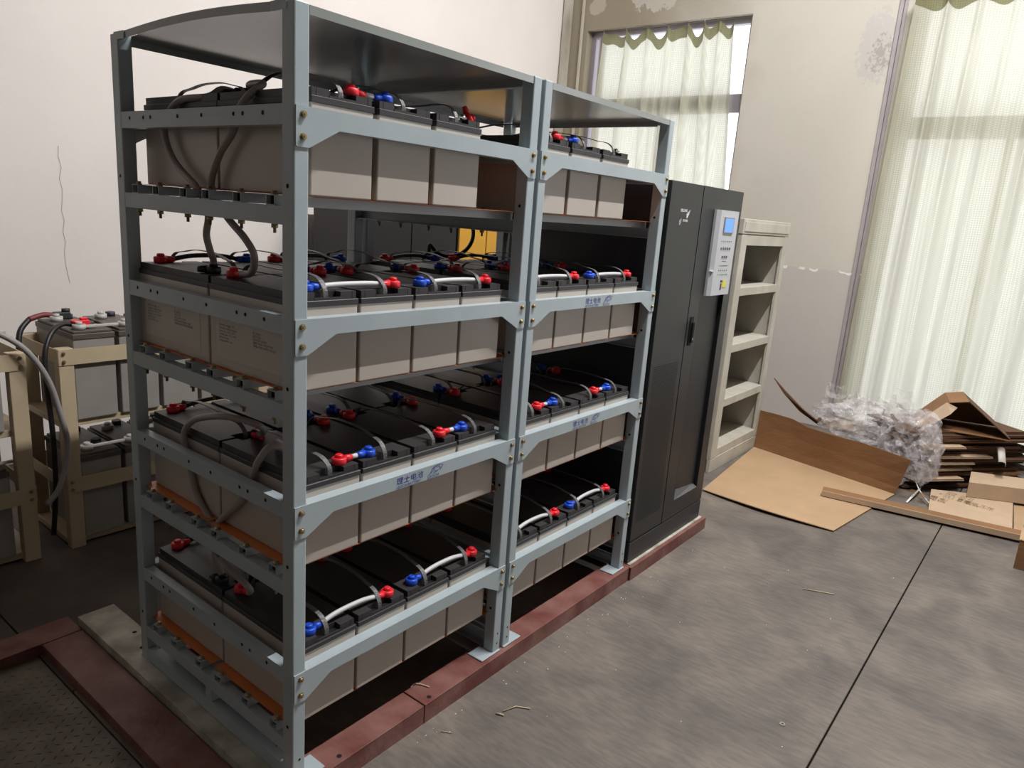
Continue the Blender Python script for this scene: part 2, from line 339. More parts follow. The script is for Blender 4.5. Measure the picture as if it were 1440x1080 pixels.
def window(nm, w, bars_z, bars_y, fw, xo=0.03):
    y0, y1, z0, z1 = w; b = MB(); xa, xb = XW + xo, XW + xo + 0.06
    b.box(xa, xb, y0, y0 + fw, z0, z1); b.box(xa, xb, y1 - fw, y1, z0, z1); b.box(xa, xb, y0 + fw, y1 - fw, z0, z0 + fw); b.box(xa, xb, y0 + fw, y1 - fw, z1 - fw, z1)
    r = struct(nm, b.mesh(nm, FRAME))
    for (a, c) in bars_z:
        q = MB(); q.box(xa, xb, y0 + fw, y1 - fw, a, c); part('transom', q.mesh('transom', FRAME), r)
    for (a, c, d, e) in bars_y:
        q = MB(); q.box(xa + .002, xb - .002, a, c, d, e); part('mullion', q.mesh('mullion', FRAME), r)
    q = MB(); q.box(xa + 0.028, xa + 0.032, y0 + fw, y1 - fw, z0 + fw, z1 - fw); part('glass_pane', q.mesh('glass_pane', GLASS), r)
window('window_1', W1, [(2.60, 2.76)], [(2.86, 2.90, .95, 3.35), (2.10, 2.15, .95, 2.6)], 0.05, 0.10)
window('window_2', W2, [(2.36, 2.52)], [(-0.82, -0.77, .02, 2.36)], 0.05)
window('unseen_window_3', W3, [(2.36, 2.52)], [(-3.78, -3.73, .02, 2.36)], 0.05)  # out of view, added for daylight on the back wall and rack fronts
window('unseen_window_4', W4, [(2.36, 2.52)], [(-6.38, -6.33, .02, 2.36)], 0.05)  # also unseen, added to bring in more side daylight
# trims in the room corner and along the window jamb
for nm, y0, y1, d, mt in (('trim_1', 3.20, 3.285, 0.05, mat('stained_trim', srgb(150, 142, 124), 0.7, col2=srgb(196, 190, 178), scale=5, stretch=(1, 1, .3))),
                          ('trim_2', 3.05, 3.075, 0.025, mat('pale_conduit', srgb(186, 180, 164), 0.5))):
    b = MB(); b.box(XW - d, XW, y0, y1, FZ, 5.15, c=0.004); struct(nm, b.mesh(nm, mt))
b = MB(); b.box(XW - 0.012, XW + 0.0, 0.085, 0.115, FZ, 3.6, c=.002); b.box(XW - 0.02, XW, 0.055, 0.079, FZ, 3.6, c=.002); struct('trim_3', b.mesh('trim_3', mat('jamb_strip', srgb(176, 168, 172), 0.5, var=.1)))
# crack in the back wall
b = MB(); pts = [(0.76 + random.uniform(-.012, .012), YB - 0.0005, 1.75 - i * 0.06) for i in range(14)]
b.strip(pts, 0.004, 0.001, up=(0, 1, 0)); 
o = struct('trim_4', b.mesh('wall_crack', mat('crack', srgb(176, 166, 160), .9)))

# ------------------------------------------------------------------ curtains
def curtain(nm, label, X, ytop, ybot, hooks, ztop, zbot, npl, amp, sag, seed):
    """hooks: list of fractions (0..1) along the top from left (high y) to right"""
    FA = 0.085; rnd = random.Random(seed); NU, NV = 320, 46; ph = rnd.uniform(0, 6)
    def sagf(u):
        for a, c in zip(hooks[:-1], hooks[1:]):
            if a <= u <= c: return math.sin(math.pi * (u - a) / (c - a)) ** 0.8
        return 0
    def pt(u, v, off=0):
        y = (ytop[0] + (ytop[1] - ytop[0]) * u) * (1 - v) + (ybot[0] + (ybot[1] - ybot[0]) * u) * v
        w = u * npl * 2 * math.pi + ph + 0.8 * math.sin(u * 7 + seed) + 0.35 * math.sin(v * 3 + u * 9)
        hk = 1 - sagf(u)
        vv = min(1, v * 4)
        d = amp * (0.5 + 0.8 * v) * (math.sin(w) + 0.35 * math.sin(2.3 * w + 1.3)) * (0.35 + 0.65 * vv)
        for k_, h_ in enumerate(hooks):
            uu = h_ + 0.03 * math.sin(k_ * 2.3 + seed) * v; sg = 0.009 + 0.014 * min(1, v * 1.4)
            g_ = math.exp(-((u - uu) / sg) ** 2 / 2); d -= FA * (0.5 + 0.5 * vv) * g_ * (0.8 + 0.4 * math.sin(k_ * 1.7))
            y += (u - uu) * 0.35 * g_
        z = ztop - (ztop - zbot) * v - (sag * (0.75 + 0.5 * math.sin(u * 23 + seed)) * sagf(u)) * max(0, 1 - max(0, v - 0.05) * 3)
        return (X + d + off, y, z)
    def grid(v0, v1, nv, off):
        b = MB(); n = NU + 1
        for j in range(nv + 1):
            for i in range(n): b.v.append(pt(i / NU, v0 + (v1 - v0) * j / nv, off))
        for j in range(nv):
            for i in range(NU):
                b.f.append((j * n + i, j * n + i + 1, (j + 1) * n + i + 1, (j + 1) * n + i)); b.m.append(0); b.sm.append(True)
        return b
    r = thing(nm, label, 'curtain', (0, 0, 0))
    part('curtain_cloth', grid(0, 1, NV, 0).mesh('curtain_cloth', CURT, False), r)
    hv = 0.095 / (ztop - zbot)
    part('header_tape', grid(0, hv, 4, -0.003).mesh('header_tape', HEAD, False), r, label='darker olive header band')
    hb = MB(); hb.tube([(0, 0, 0.045), (0.006, 0, 0.03), (0.0, 0, 0.0), (-.004, 0, -0.02)], 0.0025, 5); hm = hb.mesh('curtain_hook', STEEL)
    for h in hooks:
        p = pt(h, 0); part('curtain_hook', hm, r, (p[0], p[1], p[2] - 0.005))
    return r
curtain('curtain', 'short pale green pleated curtain hanging in the window above the black cabinet', 5.655, (2.82, 1.47), (2.86, 1.27),
        [0.0, 0.2, 0.36, 0.52, 0.68, 0.80, 0.90, 1.0], 3.385, 1.0, 6, 0.016, 0.10, 3)
curtain('curtain', 'long cream floor-length curtain with stains behind the cardboard heap', 5.50, (-0.02, -1.62), (0.03, -1.62),
        [0.0, 0.14, 0.27, 0.41, 0.55, 0.7, 0.85, 1.0], 3.40, -0.03, 5, 0.024, 0.06, 11)
b = MB(); b.tube([(5.655, 2.99, 3.395), (5.655, 1.30, 3.395)], 0.004, 6); r_ = thing('curtain_wire', 'thin wire the short window curtain hangs from', 'curtain wire', me=b.mesh('curtain_wire', STEEL))
b = MB(); b.tube([(5.50, 0.05, 3.44), (5.50, -1.7, 3.44)], 0.004, 6); r_ = thing('curtain_wire', 'thin wire the long cream curtain hangs from', 'curtain wire', me=b.mesh('curtain_wire', STEEL))

# ------------------------------------------------------------------ floor channels (steel skids)
def channel(label, x0, x1, y0, y1, z0, z1, m, along, holes=(), t=0.006, name='steel_channel'):
    b = MB(); b.box(x0, x1, y0, y1, z1 - t, z1, c=0.0015)
    if along == 'x': b.box(x0, x1, y0, y0 + t, z0, z1 - t); b.box(x0, x1, y1 - t, y1, z0, z1 - t)
    else: b.box(x0, x0 + t, y0, y1, z0, z1 - t); b.box(x1 - t, x1, y0, y1, z0, z1 - t)
    for h in holes: b.disc((h[0], h[1], z1 + 0.0006), 'z', 0.008, 1, 10)
    return thing(name, label, 'steel beam', me=b.mesh(name, [m, HOLE]))
channel('near length of red front floor beam, ending at the seam under the near rack', 0.085, 0.487, -0.022, 0.08, FZ, -0.016, REDST, 'x', [(0.16, 0.0)])
channel('middle length of red floor beam in front running under both battery racks', 0.492, 1.84, -0.022, 0.08, FZ, -0.016, REDST, 'x', [(0.53, -0.002), (1.02, 0.02)])
channel('far short length of red floor beam under the front of the black cabinet', 1.846, 2.70, -0.03, 0.07, FZ, -0.018, REDST, 'x')
channel('red floor beam hidden under the back of both racks', 0.085, 1.86, 0.79, 0.89, FZ, -0.016, REDST, 'x')
channel('dusty white steel channel under the left end of the near rack', -0.052, 0.078, -0.10, 1.262, -0.078, -0.0155, WHITEST, 'y', [(0.045, 1.02), (0.052, .96), (0.02, .91), (0.065, .885)], name='white_channel')
channel('red floor beam lying beside the white channel at lower left', -0.19, -0.056, -0.6, 1.21, FZ, -0.045, REDST, 'y')
channel('red floor beam running off to the left behind the chequer plate', -1.4, -0.056, 1.215, 1.34, FZ, -0.045, REDST, 'x')

# ------------------------------------------------------------------ battery racks
RW, RD, RH = 0.90, 0.868, 1.977; P_ = 0.040; PD = 0.046; ZB = -0.015
UPZ = [1.764, 1.285, 0.810, 0.331]; LOZ = [1.5435, 1.070, 0.594, 0.1175]; HB = 0.042; TUBE_H = 0.0245
TUBES = [0.096, 0.237, 0.383, 0.495, 0.645, 0.765]
def post_mesh(holes_front):
    b = MB(); b.box(0, P_, 0, PD, ZB + 0.004, RH, c=0.0035)
    for z in (1.589, 1.113, 0.641, 0.164):
        for x in (-0.0006, P_ + 0.0006): b.disc((x, PD / 2, z), 'x', 0.0055, 1)
    for z in (0.02, 0.06): b.disc((P_ * .55, -0.0006, z), 'y', 0.004, 1)
    return b.mesh('post', [PAINT, HOLE])
POST = post_mesh(True)
b = MB(); b.box(0, 0.105, 0, 0.07, ZB, ZB + 0.005, c=0.002); b.disc((0.03, 0.03, ZB + 0.0056), 'z', 0.009, 1, 12); b.disc((0.033, 0.058, ZB + 0.0056), 'z', 0.004, 1, 8)
FOOT = b.mesh('foot_plate', [PAINT, HOLE])
def beam_mesh():
    a = 0.003; b = MB(); L0, L1 = a, RW - a
    for s in (0, 1):
        P = [(0, 0), (0.127, 0), (0.127, -HB), (0.120, -HB), (0.036, -0.088), (0.003, -0.088), (0, -0.085)]
        P = [((L0 + x) if s == 0 else (L1 - x), z) for x, z in P]
        b.prism(P, 'y', -0.0035, -0.0002)
    b.box(L0 + 0.127, L1 - 0.127, -0.0035, -0.0002, -HB, 0)
    b.box(P_ + .001, RW - P_ - .001, 0, 0.036, -HB, -0.0006, c=0.002)
    return b.mesh('cross_beam', PAINT)
BEAM = beam_mesh()
def rail_mesh(h, holes=()):
    b = MB(); b.box(0.0008, 0.004, PD - 0.006, RD - PD + 0.006, -h, 0); b.box(0.004, 0.030, PD + .001, RD - PD - .001, -0.003, 0); b.box(0.004, 0.030, PD + .001, RD - PD - .001, -h, -h + 0.003)
    for y in holes: b.disc((0.0002, y, -0.018), 'x', 0.0055, 1)
    return b.mesh('side_rail', [PAINT, HOLE])
RAILU = rail_mesh(0.0445, [0.772, 0.692, 0.652, 0.506, 0.387, 0.241, 0.202, 0.120]); RAILL = rail_mesh(0.042); RAILB = rail_mesh(0.045)
b = MB()
x0, x1, h = 0.003, RW - 0.003, TUBE_H
for (ya, yb, za, zb_) in ((0, .035, 0, .002), (0, .035, h - .002, h), (0, .002, .002, h - .002), (.033, .035, .002, h - .002)): b.box(x0, x1, ya, yb, za, zb_)
b.box(x0 + 0.012, x1 - 0.012, .002, .033, .002, h - .002, m=1)
STUBE = b.mesh('support_tube', [PAINT, HOLE])
b = MB(); b.tube([(0, 0, 0.0245), (0, 0, 0.0275), (0, 0, .0276), (0, 0, .034)], 0.009, 8, rr=[.009, .009, .0065, .0065])
CBOLT = b.mesh('clamp_bolt', BRASS)
b = MB(); b.tube([(0, 0, -0.064), (0, 0, -0.052), (0, 0, -0.052), (0, 0, -.043)], 0.0085, 6, rr=[.004, .004, .0085, .0085]); CNUT = b.mesh('clamp_nut', BRASS)
b = MB(); b.tube([(0, 0, 0), (0, -0.0015, 0)], 0.0085, 14); b.tube([(0, -0.0015, 0), (0, -0.007, 0)], 0.0066, 6); b.tube([(0, -.007, 0), (0, -.009, 0)], .003, 8)
HBOLT = b.mesh('hex_bolt', BRASS)
b = MB(); b.box(0.020, 0.880, 0.035, 0.428, 0.0008, 0.002); BOARD = b.mesh('insulating_board', ORANGE)
def roof_mesh(bulge):
    b = MB(); NX, NY = 16, 10; x0, x1, y0, y1 = 0.042, RW - 0.042, 0.002, RD - 0.002
    def zf(x, y): t = (y - y0) / (y1 - y0); return RH - 0.003 + bulge * math.sin(math.pi * t) * max(0, 1 - (x - x0) / 0.5) ** 1.2
    # end strips up to the post outside, between the posts
    def sheet(xa, xb, ya, yb, nx, ny):
        base = len(b.v)
        for j in range(ny + 1):
            for i in range(nx + 1):
                x = xa + (xb - xa) * i / nx; y = ya + (yb - ya) * j / ny; b.v.append((x, y, zf(x, y)))
        for j in range(ny):
            for i in range(nx): q = base + j * (nx + 1) + i; b.f.append((q, q + 1, q + nx + 2, q + nx + 1)); b.m.append(0); b.sm.append(True)
    sheet(x0, x1, y0, y1, NX, NY); sheet(0.002, x0, PD + .03, RD - PD - .03, 1, NY); sheet(x1, RW - .002, PD + .03, RD - PD - .03, 1, NY)
    F = 0.020
    def fl(pa, pb, n=10):
        for k in range(n):
            a = [pa[i] + (pb[i] - pa[i]) * k / n for i in (0, 1)]; c = [pa[i] + (pb[i] - pa[i]) * (k + 1) / n for i in (0, 1)]
            b.quad([(a[0], a[1], zf(*a)), (c[0], c[1], zf(*c)), (c[0], c[1], zf(*c) - F), (a[0], a[1], zf(*a) - F)])
    fl((x0, y0), (x1, y0)); fl((x0, y1), (x1, y1)); fl((0.002, PD + .03), (0.002, RD - PD - .03)); fl((RW - .002, PD + .03), (RW - .002, RD - PD - .03))
    return b.mesh('roof_sheet', ROOFM, False)
b = MB(); b.box(0, 0.035, 0, 0.06, 0, 0.0025); b.box(0, 0.0025, 0, 0.06, -0.018, 0); b.cyl((0.018, .03, .0025), (.018, .03, .008), .006, 6)
CORNER = b.mesh('corner_bracket', PAINT)
def lion():
    b = MB(); S = lambda pts, w=0.0016: b.strip([(x, 0, z) for x, z in pts], w, 0.0004, up=(0, 1, 0))
    S([(0.0, .002), (.012, .018), (.016, .032), (.028, .043), (.046, .046), (.060, .042), (.066, .036)])
    S([(.016, .030), (.030, .038), (.042, .036)]); S([(.012, .012), (.022, .026), (.030, .028)]); S([(.044, .040), (.052, .030), (.050, .022)])
    S([(.020, .010), (.030, .020), (.040, .018)]); S([(.036, .012), (.044, .022)]); S([(.060, .034), (.058, .026), (.050, .016)]); S([(.024, .006), (.034, .012)])
    return b.mesh('lion_outline', INKB)
LION = lion()
T_CN = text_mesh('理士电池', 0.0235, INKB); T_EN = text_mesh('LEOCH BATTERY', 0.0120, INKB); T_LE = text_mesh('LEOCH', 0.013, INKB)
def print_logo(rack, x, z, name='printed_logo'):
    o = part(name, T_CN, rack, (x, -0.0042, z + 0.016), (math.pi / 2, 0, 0), 'blue maker name printed on the beam'); o.scale = (1.15, 1, 1)
    a = part('printed_letters', T_EN, o, (0, -0.0135, 0)); a.scale = (0.92, 1, 1)
    c = part('printed_letters', T_LE, o, (0.110, -0.014, 0)); d = part('lion_outline', LION, o, (0.112, -0.006, 0), (-math.pi / 2, 0, 0)); d.scale = (.85, 1, .62)
def rack(X, label, bulge, logos):
    r = thing('battery_rack', label, 'battery rack', (X, 0, 0))
    for x in (0, RW - P_):
        for y in (0, RD - PD): part('post', POST, r, (x, y, 0))
    for x, s in ((0, 1), (RW, -1)):
        for y, t in ((-0.006, 1), (RD + .006, -1)):
            f = part('foot_plate', FOOT, r, (x, y, 0)); f.scale = (s, t, 1)
    for k in range(4):
        fb = part('cross_beam', BEAM, r, (0, 0, UPZ[k]))
        for x in (0.022, RW - 0.022):
            for z in (-0.018, -0.066): part('hex_bolt', HBOLT, fb, (x, -0.0035, z))
        rb = part('cross_beam', BEAM, r, (RW, RD, UPZ[k]), (0, 0, math.pi))
        for x, s in ((0, 1), (RW, -1)):
            o = part('side_rail', RAILU, r, (x, 0, UPZ[k] + .003)); o.scale = (s, 1, 1)
            o = part('side_rail', RAILL, r, (x, 0, LOZ[k])); o.scale = (s, 1, 1)
        for y in TUBES:
            o = part('support_tube', STUBE, r, (0, y - 0.0175, LOZ[k] + .0003)); part('clamp_bolt', CBOLT, o, (0.015, 0.0175, 0)); part('clamp_nut', CNUT, o, (0.015, 0.0175, 0))
        for y in (0, 0.412): part('insulating_board', BOARD, r, (0, y, LOZ[k] + TUBE_H + 0.0005))
    for x, s in ((0, 1), (RW, -1)):
        o = part('side_rail', RAILB, r, (x, 0, 0.032)); o.scale = (s, 1, 1)
        q = MB(); q.box(0.004, 0.03, 0.42, 0.455, 0.033, LOZ[3] - .043); o = part('stub_post', q.mesh('stub_post', PAINT), r, (x, 0, 0)); o.scale = (s, 1, 1)
        for y, t in ((PD - .02, 1), (RD - PD + .02, -1)):
            o = part('corner_bracket', CORNER, r, (x - 0.001 * s, y, RH)); o.scale = (s, t, 1)
    part('roof_sheet', roof_mesh(bulge), r)
    for x, z in logos: print_logo(r, x, z)
    return r
X2 = RW + 0.0185
rack(0, 'grey-blue steel battery rack nearest the camera, with four full shelves', 0.016, [(0.345, 0.768)])
rack(X2, 'grey-blue steel battery rack further back, standing against the black cabinet', 0.0, [(1.262 - X2, 1.243), (1.257 - X2, 0.768)])

# ------------------------------------------------------------------ batteries
BW, BL, BH = 0.187, 0.392, 0.212
b = MB(); b.box(0, BW, 0, BL, 0, BH, c=0.0035); CASEM = b.mesh('case', CASE)
def lid_mesh():
    b = MB(); b.box(-0.001, BW + 0.001, -0.003, BL + 0.003, BH - 0.002, BH + 0.013, c=0.0015)
    x0, x1, y0, y1 = 0.004, BW - 0.004, 0.003, BL - 0.003; c = BW / 2; w = 0.040; d = 0.024
    P = [(x0, y0), (c - w, y0), (c - w, y0 + d), (c + w, y0 + d), (c + w, y0), (x1, y0), (x1, y1), (c + w, y1), (c + w, y1 - d), (c - w, y1 - d), (c - w, y1), (x0, y1)]
    z0, z1 = BH + 0.0132, BH + 0.032
    # top as quads around notches
    b.prism([(x0, y0 + d), (x1, y0 + d), (x1, y1 - d), (x0, y1 - d)], 'z', z0, z1)
    for (ya, yb) in ((y0, y0 + d), (y1 - d, y1)):
        b.box(x0, c - w, ya, yb, z0, z1); b.box(c + w, x1, ya, yb, z0, z1)
        b.box(c - w, c + w, ya + .003, yb - .003, z0 - .0005, z0 + 0.003, m=1)
    b.box(c - w, c + w, y0 - .001, y0 + 0.003, z0 + .0002, z0 + 0.006); b.box(c - w, c + w, y1 - .003, y1 + .001, z0 + .0002, z0 + 0.006)
    b.box(x0 + .012, x0 + .013, y0 - .0006, y0, z0, z1, m=1); b.box(x1 - .013, x1 - .012, y0 - .0006, y0, z0, z1, m=1)
    return b.mesh('lid', [LID, NOTCH])
LIDM = lid_mesh()
def strap_mesh(h, sk):
    b = MB(); c = BW / 2
    pts = [(c, 0.012, BH + .016), (c, 0.016, BH + .040), (c - sk * .3, 0.040, BH + .062), (c - sk * .7, 0.085, BH + .070), (c - sk, BL * .38, BH + h), (c - sk, BL * .62, BH + h),
           (c - sk * .7, BL - .085, BH + .070), (c - sk * .3, BL - .04, BH + .062), (c, BL - .016, BH + .04), (c, BL - .012, BH + .016)]
    b.strip(smooth_path(pts, 4), 0.014, 0.0022, up=(0, -0.35, 1)); return b.mesh('handle_strap', STRAP)
STR = [strap_mesh(h, s) for h, s in ((.076, .012), (.084, .02), (.068, .0), (.08, -.01))]
for s_ in (0,): pass
TX = 0.047   # terminal inset from the battery side
b = MB(); b.cyl((0, 0, 0), (0, 0, 0.012), 0.0085, 10); b.cyl((0, 0, 0.012), (0, 0, 0.016), 0.007, 6); TERM = b.mesh('terminal_post', STEEL)
def label_set():
    ms = [text_mesh('阀控式密封铅酸蓄电池', 0.017, INKK), text_mesh('VALVE REGULATED LEAD ACID BATTERY', 0.0085, INKK)]
    lines = '\n'.join(['Nominal voltage  12V', 'Constant voltage charge', 'Cycle use  14.4-14.7V', 'Standby use  13.5-13.8V', 'Initial current', 'Charge before use'])
    ms.append(text_mesh(lines, 0.0085, INKK)); ms.append(text_mesh('Pb  LEAD\nRECYCLE\nDO NOT SHORT\nKEEP AWAY FROM FIRE\nWASH EYES WITH WATER', 0.0085, INKK)); return ms
LAB = label_set()
q = MB(); q.box(-0.0006, -0.0001, 0.045, 0.36, 0.03, 0.175); q.v = [(x, y, z) for x, y, z in q.v]; LABBOX = q.mesh('side_label', LABELP)
ORD = ['first', 'second', 'third', 'fourth']; LVL = ['top', 'second', 'third', 'bottom']
START = {0: [0.068, 0.031, 0.052, 0.050], 1: [0.938 - X2, 0.934 - X2, 0.960 - X2, 0.948 - X2]}
PITCH = {0: [0.204, 0.1965, 0.1965, 0.1965], 1: [0.2035, 0.1975, 0.1975, 0.1985]}
YROW = [0.032, 0.432]
def bx(rk, lv, i): return (X2 if rk else 0) + START[rk][lv] + PITCH[rk][lv] * i
TRAY = [z + TUBE_H + 0.003 for z in LOZ]
RN = ['near', 'far']; rnd = random.Random(3)
def battery(rk, lv, row, i):
    n = ORD[i]; lab = f"grey black-lidded battery, {n} from left in {'front' if row == 0 else 'rear'} row, {LVL[lv]} shelf of {RN[rk]} rack"
    r = thing('battery', lab, 'battery', (bx(rk, lv, i), YROW[row], TRAY[lv]), group=f"batteries on the {LVL[lv]} shelf of the {RN[rk]} rack")
    part('case', CASEM, r); part('lid', LIDM, r); part('handle_strap', rnd.choice(STR), r)
    if rk == 0 and i == 0 and lv == 1:
        o = part('side_label', LABBOX, r, label='printed paper label on battery side'); rot = (math.pi / 2, 0, -math.pi / 2)
        for me, y, z in ((LAB[0], .345, .150), (LAB[1], .345, .137), (LAB[2], .345, .118), (LAB[3], .185, .118)): part('label_print', me, o, (-.0009, y, z), rot)
    return r
for rk in (0, 1):
    for lv in range(4):
        for row in (0, 1):
            for i in range(3 if (lv == 0 and row == 0) else 4): battery(rk, lv, row, i)

# ------------------------------------------------------------------ link cables
def boot_mesh(m):
    b = MB(); b.tube([(0, 0, 0), (0, 0, 0.004), (0, 0, 0.016), (0, 0, 0.019)], 0.019, 14, rr=[.0185, .0205, .0205, .017]); b.tube([(0, 0, 0.019), (0, 0, 0.026), (0, 0, .028)], .011, 10, rr=[.0115, .011, .008])
    b.tube([(0.014, 0, 0.010), (0.034, 0, 0.010), (0.042, 0, 0.010)], .009, 10, rr=[.0115, .0095, .008]); return b.mesh('terminal_boot', m)
BREDM, BBLUM = boot_mesh(RED), boot_mesh(BLUE)
ZT = BH + 0.0325
def side_x(rk, lv, i, side): return bx(rk, lv, i) + (TX if side == 'L' else BW - TX)
def link(p0, c0, p1, c1, label, wm, arch, group):
    p0, p1 = Vector(p0), Vector(p1); d = p1 - p0; L_ = d.length; ang = math.atan2(d.y, d.x)
    r = thing('link_cable', label, 'cable', tuple(p0), (0, 0, ang), group=group)
    pts = [(0.036, 0, .010), (L_ * .3, 0, .010 + arch * .8), (L_ * .5, 0, .010 + arch), (L_ * .7, 0, .010 + arch * .8), (L_ - .036, 0, .010)] if L_ > .15 else [(0.036, 0, .010), (L_ - .036, 0, .010)]
    b = MB(); b.tube(smooth_path(pts, 4) if len(pts) > 2 else pts, 0.0072, 10); part('wire', b.mesh('wire', wm), r)
    part('red_boot' if c0 == 'r' else 'blue_boot', BREDM if c0 == 'r' else BBLUM, r)
    part('red_boot' if c1 == 'r' else 'blue_boot', BREDM if c1 == 'r' else BBLUM, r, (L_, 0, 0), (0, 0, math.pi))
def single(rk, lv, i, side, row, col, y, label):
    r = thing('terminal_boot', label, 'terminal cap', (side_x(rk, lv, i, side), y, TRAY[lv] + ZT - .0005), (0, 0, math.pi if side == 'R' else 0)); 
    b = MB(); part('boot_cap', BREDM if col == 'r' else BBLUM, r); part('terminal_post', TERM, r, (0, 0, .026))
    return r
YF, YM0, YM1, YR = 0.064, 0.388, 0.478, 0.782
for rk in (0, 1):
    for lv in range(4):
        z = TRAY[lv] + ZT
        long_ = lv in (1, 3)
        # front row: (0,1) and (2,3)
        if lv == 0:
            # only three batteries in front: first-second link, third bare
            link((side_x(rk, 0, 0, 'R'), YF, z), 'r', (side_x(rk, 0, 1, 'L'), YF, z), 'b', f"short white cable joining first and second front batteries, top shelf of {RN[rk]} rack", WIREW, 0, 'front link cables')
        else:
            for a in (0, 2):
                if long_: s0, s1, c0, c1 = 'L', 'R', 'b', 'r'
                else: s0, s1, c0, c1 = 'R', 'L', 'r', 'b'
                link((side_x(rk, lv, a, s0), YF, z), c0, (side_x(rk, lv, a + 1, s1), YF, z), c1,
                     f"white cable joining {ORD[a]} and {ORD[a+1]} front batteries, {LVL[lv]} shelf of {RN[rk]} rack", WIREW, 0.004 if lv == 1 else 0.014, 'front link cables')
        # rear row rear ends
        for a in ((2,) if (rk, lv) == (0, 0) else (0, 2)):
            link((side_x(rk, lv, a, 'L'), YR, z), 'r', (side_x(rk, lv, a + 1, 'R'), YR, z), 'b',
                 f"black cable joining {ORD[a]} and {ORD[a+1]} rear batteries, {LVL[lv]} shelf of {RN[rk]} rack", WIREB, 0.012, 'rear link cables')
        # between the rows
        for i in range(1 if rk == 0 else 0, 3 if lv == 0 else 4):
            s = 'R' if i % 2 else 'L'
            link((side_x(rk, lv, i, s), YM0, z), 'r', (side_x(rk, lv, i, s), YM1, z), 'b',
                 f"short black cable between the rows at {ORD[i]} battery, {LVL[lv]} shelf, {RN[rk]} rack", WIREB, 0, 'cables between the rows')
# third top batteries: bare bolt with split red cap / bare
t = thing('terminal_bolt', 'bare steel terminal bolt with red cap half off, third top battery of near rack', 'terminal', (side_x(0, 0, 2, 'R'), YF, TRAY[0] + ZT - .0005))
part('bolt', TERM, t); b = MB(); b.box(-.016, .016, -.008, .008, .004, .008); part('copper_tab', b.mesh('tab', STEEL), t, (-.008, 0, 0)); q = part('red_cap', BREDM, t, (.030, .012, .004), (0, -1.1, 2.4)); q.scale = (.9, .9, .9)
t = thing('terminal_bolt', 'bare steel terminal bolt on third top front battery of far rack', 'terminal', (side_x(1, 0, 2, 'R'), YF, TRAY[0] + ZT - .0005)); part('bolt', TERM, t)
b = MB(); b.box(-.014, .014, -.008, .008, .004, .010); part('tab', b.mesh('tab', STEEL), t)

# ------------------------------------------------------------------ heavy cables on the rack end
def cable(label, pts, r, m, boots=(), name='power_cable'):
    t = thing(name, label, 'cable'); b = MB(); b.tube(smooth_path(pts, 6), r, 10); part('cable', b.mesh('cable', m), t)
    for (p, rz, c) in boots: part('red_boot' if c == 'r' else 'black_boot', {'r': BREDM, 'k': BBLK}[c], t, p, rz)
    return t
BBLK = boot_mesh(mat('boot_black', srgb(26, 26, 34), 0.45))
z1 = TRAY[1] + ZT; z0 = TRAY[0] + ZT; z2 = TRAY[2] + ZT; z3 = TRAY[3] + ZT
cable('grey power cable looping from rear top battery over the end of the near rack', [(0.16, 0.478, z0 + .012), (0.12, .49, z0 + .018), (0.085, 0.50, 1.81), (0.060, 0.60, 1.80), (0.046, 0.652, 1.755), (0.046, .664, 1.70), (0.046, .610, 1.633), (0.046, .50, 1.57), (0.046, .447, 1.507), (0.048, .462, 1.449), (0.055, .455, 1.402), (0.075, .478, z1 + .040), (.078, .482, z1 + .012)],
      0.0095, CABLE, [((0.078, .482, z1), (0, 0, 2.5), 'k'), ((0.16, 0.478, z0), (0, 0, math.pi), 'k')])
cable('grey power cable looping from front top battery down to a red boot', [(0.160, .388, z0 + .012), (.125, .37, z0 + .024), (0.10, .27, 1.835), (0.065, 0.262, 1.81), (0.046, 0.283, 1.774), (0.046, .319, 1.715), (0.046, .38, 1.663), (0.046, .425, 1.599), (0.046, .42, 1.566), (0.046, .355, 1.503), (0.05, .28, 1.454), (0.058, .25, 1.411), (0.075, .29, z1 + .022), (.078, .345, z1 + .012)],
      0.0095, CABLE, [((0.078, .380, z1), (0, 0, -1.57), 'r'), ((0.160, .388, z0), (0, 0, math.pi), 'k')])
cable('grey power cable arching over the rear battery end on the third shelf', [(0.16, .40, z2 + .012), (0.13, .33, z2 + .03), (0.10, .30, .935), (0.06, 0.40, .945), (0.044, .53, .911), (0.040, .593, .867), (0.040, .605, .826), (0.040, .597, .800), (0.041, .565, .721), (0.041, .543, .674), (0.041, .496, .632), (0.041, .45, .605), (0.042, .44, .57), (0.042, .45, .50), (.075, .478, z3 + .04), (.08, .478, z3 + .012)],
      0.0095, CABLE, [((.08, .478, z3), (0, 0, 1.9), 'k'), ((0.16, .40, z2), (0, 0, -1.9), 'r')])
cable('grey power cable bending down from the front battery end on the third shelf', [(0.15, .388 - .1, z2 + .014), (0.10, .17, z2 + .035), (0.055, .178, .915), (0.041, .215, .865), (0.041, .241, .815), (0.041, .296, .729), (0.041, .40, .640), (0.041, .43, .60), (0.041, .42, .56), (0.041, .40, .50), (.06, .30, z3 + .06), (.09, .345, z3 + .012)],
      0.0095, CABLE, [((0.09, .388, z3), (0, 0, -1.57), 'r')])
# loop of black cable inside the far rack (seen through)
for lv, lb in ((1, 'second'), (2, 'third')):
    pts = [(1.25, .80, TRAY[lv] + ZT + .02)] + [(1.38 + .15 * math.cos(a), .80, TRAY[lv] + .36 + .10 * math.sin(a)) for a in [x * .45 - 2.6 for x in range(11)]]
    cable(f'loop of black cable behind the rear batteries on the {lb} shelf of the far rack', pts, 0.009, WIREB)

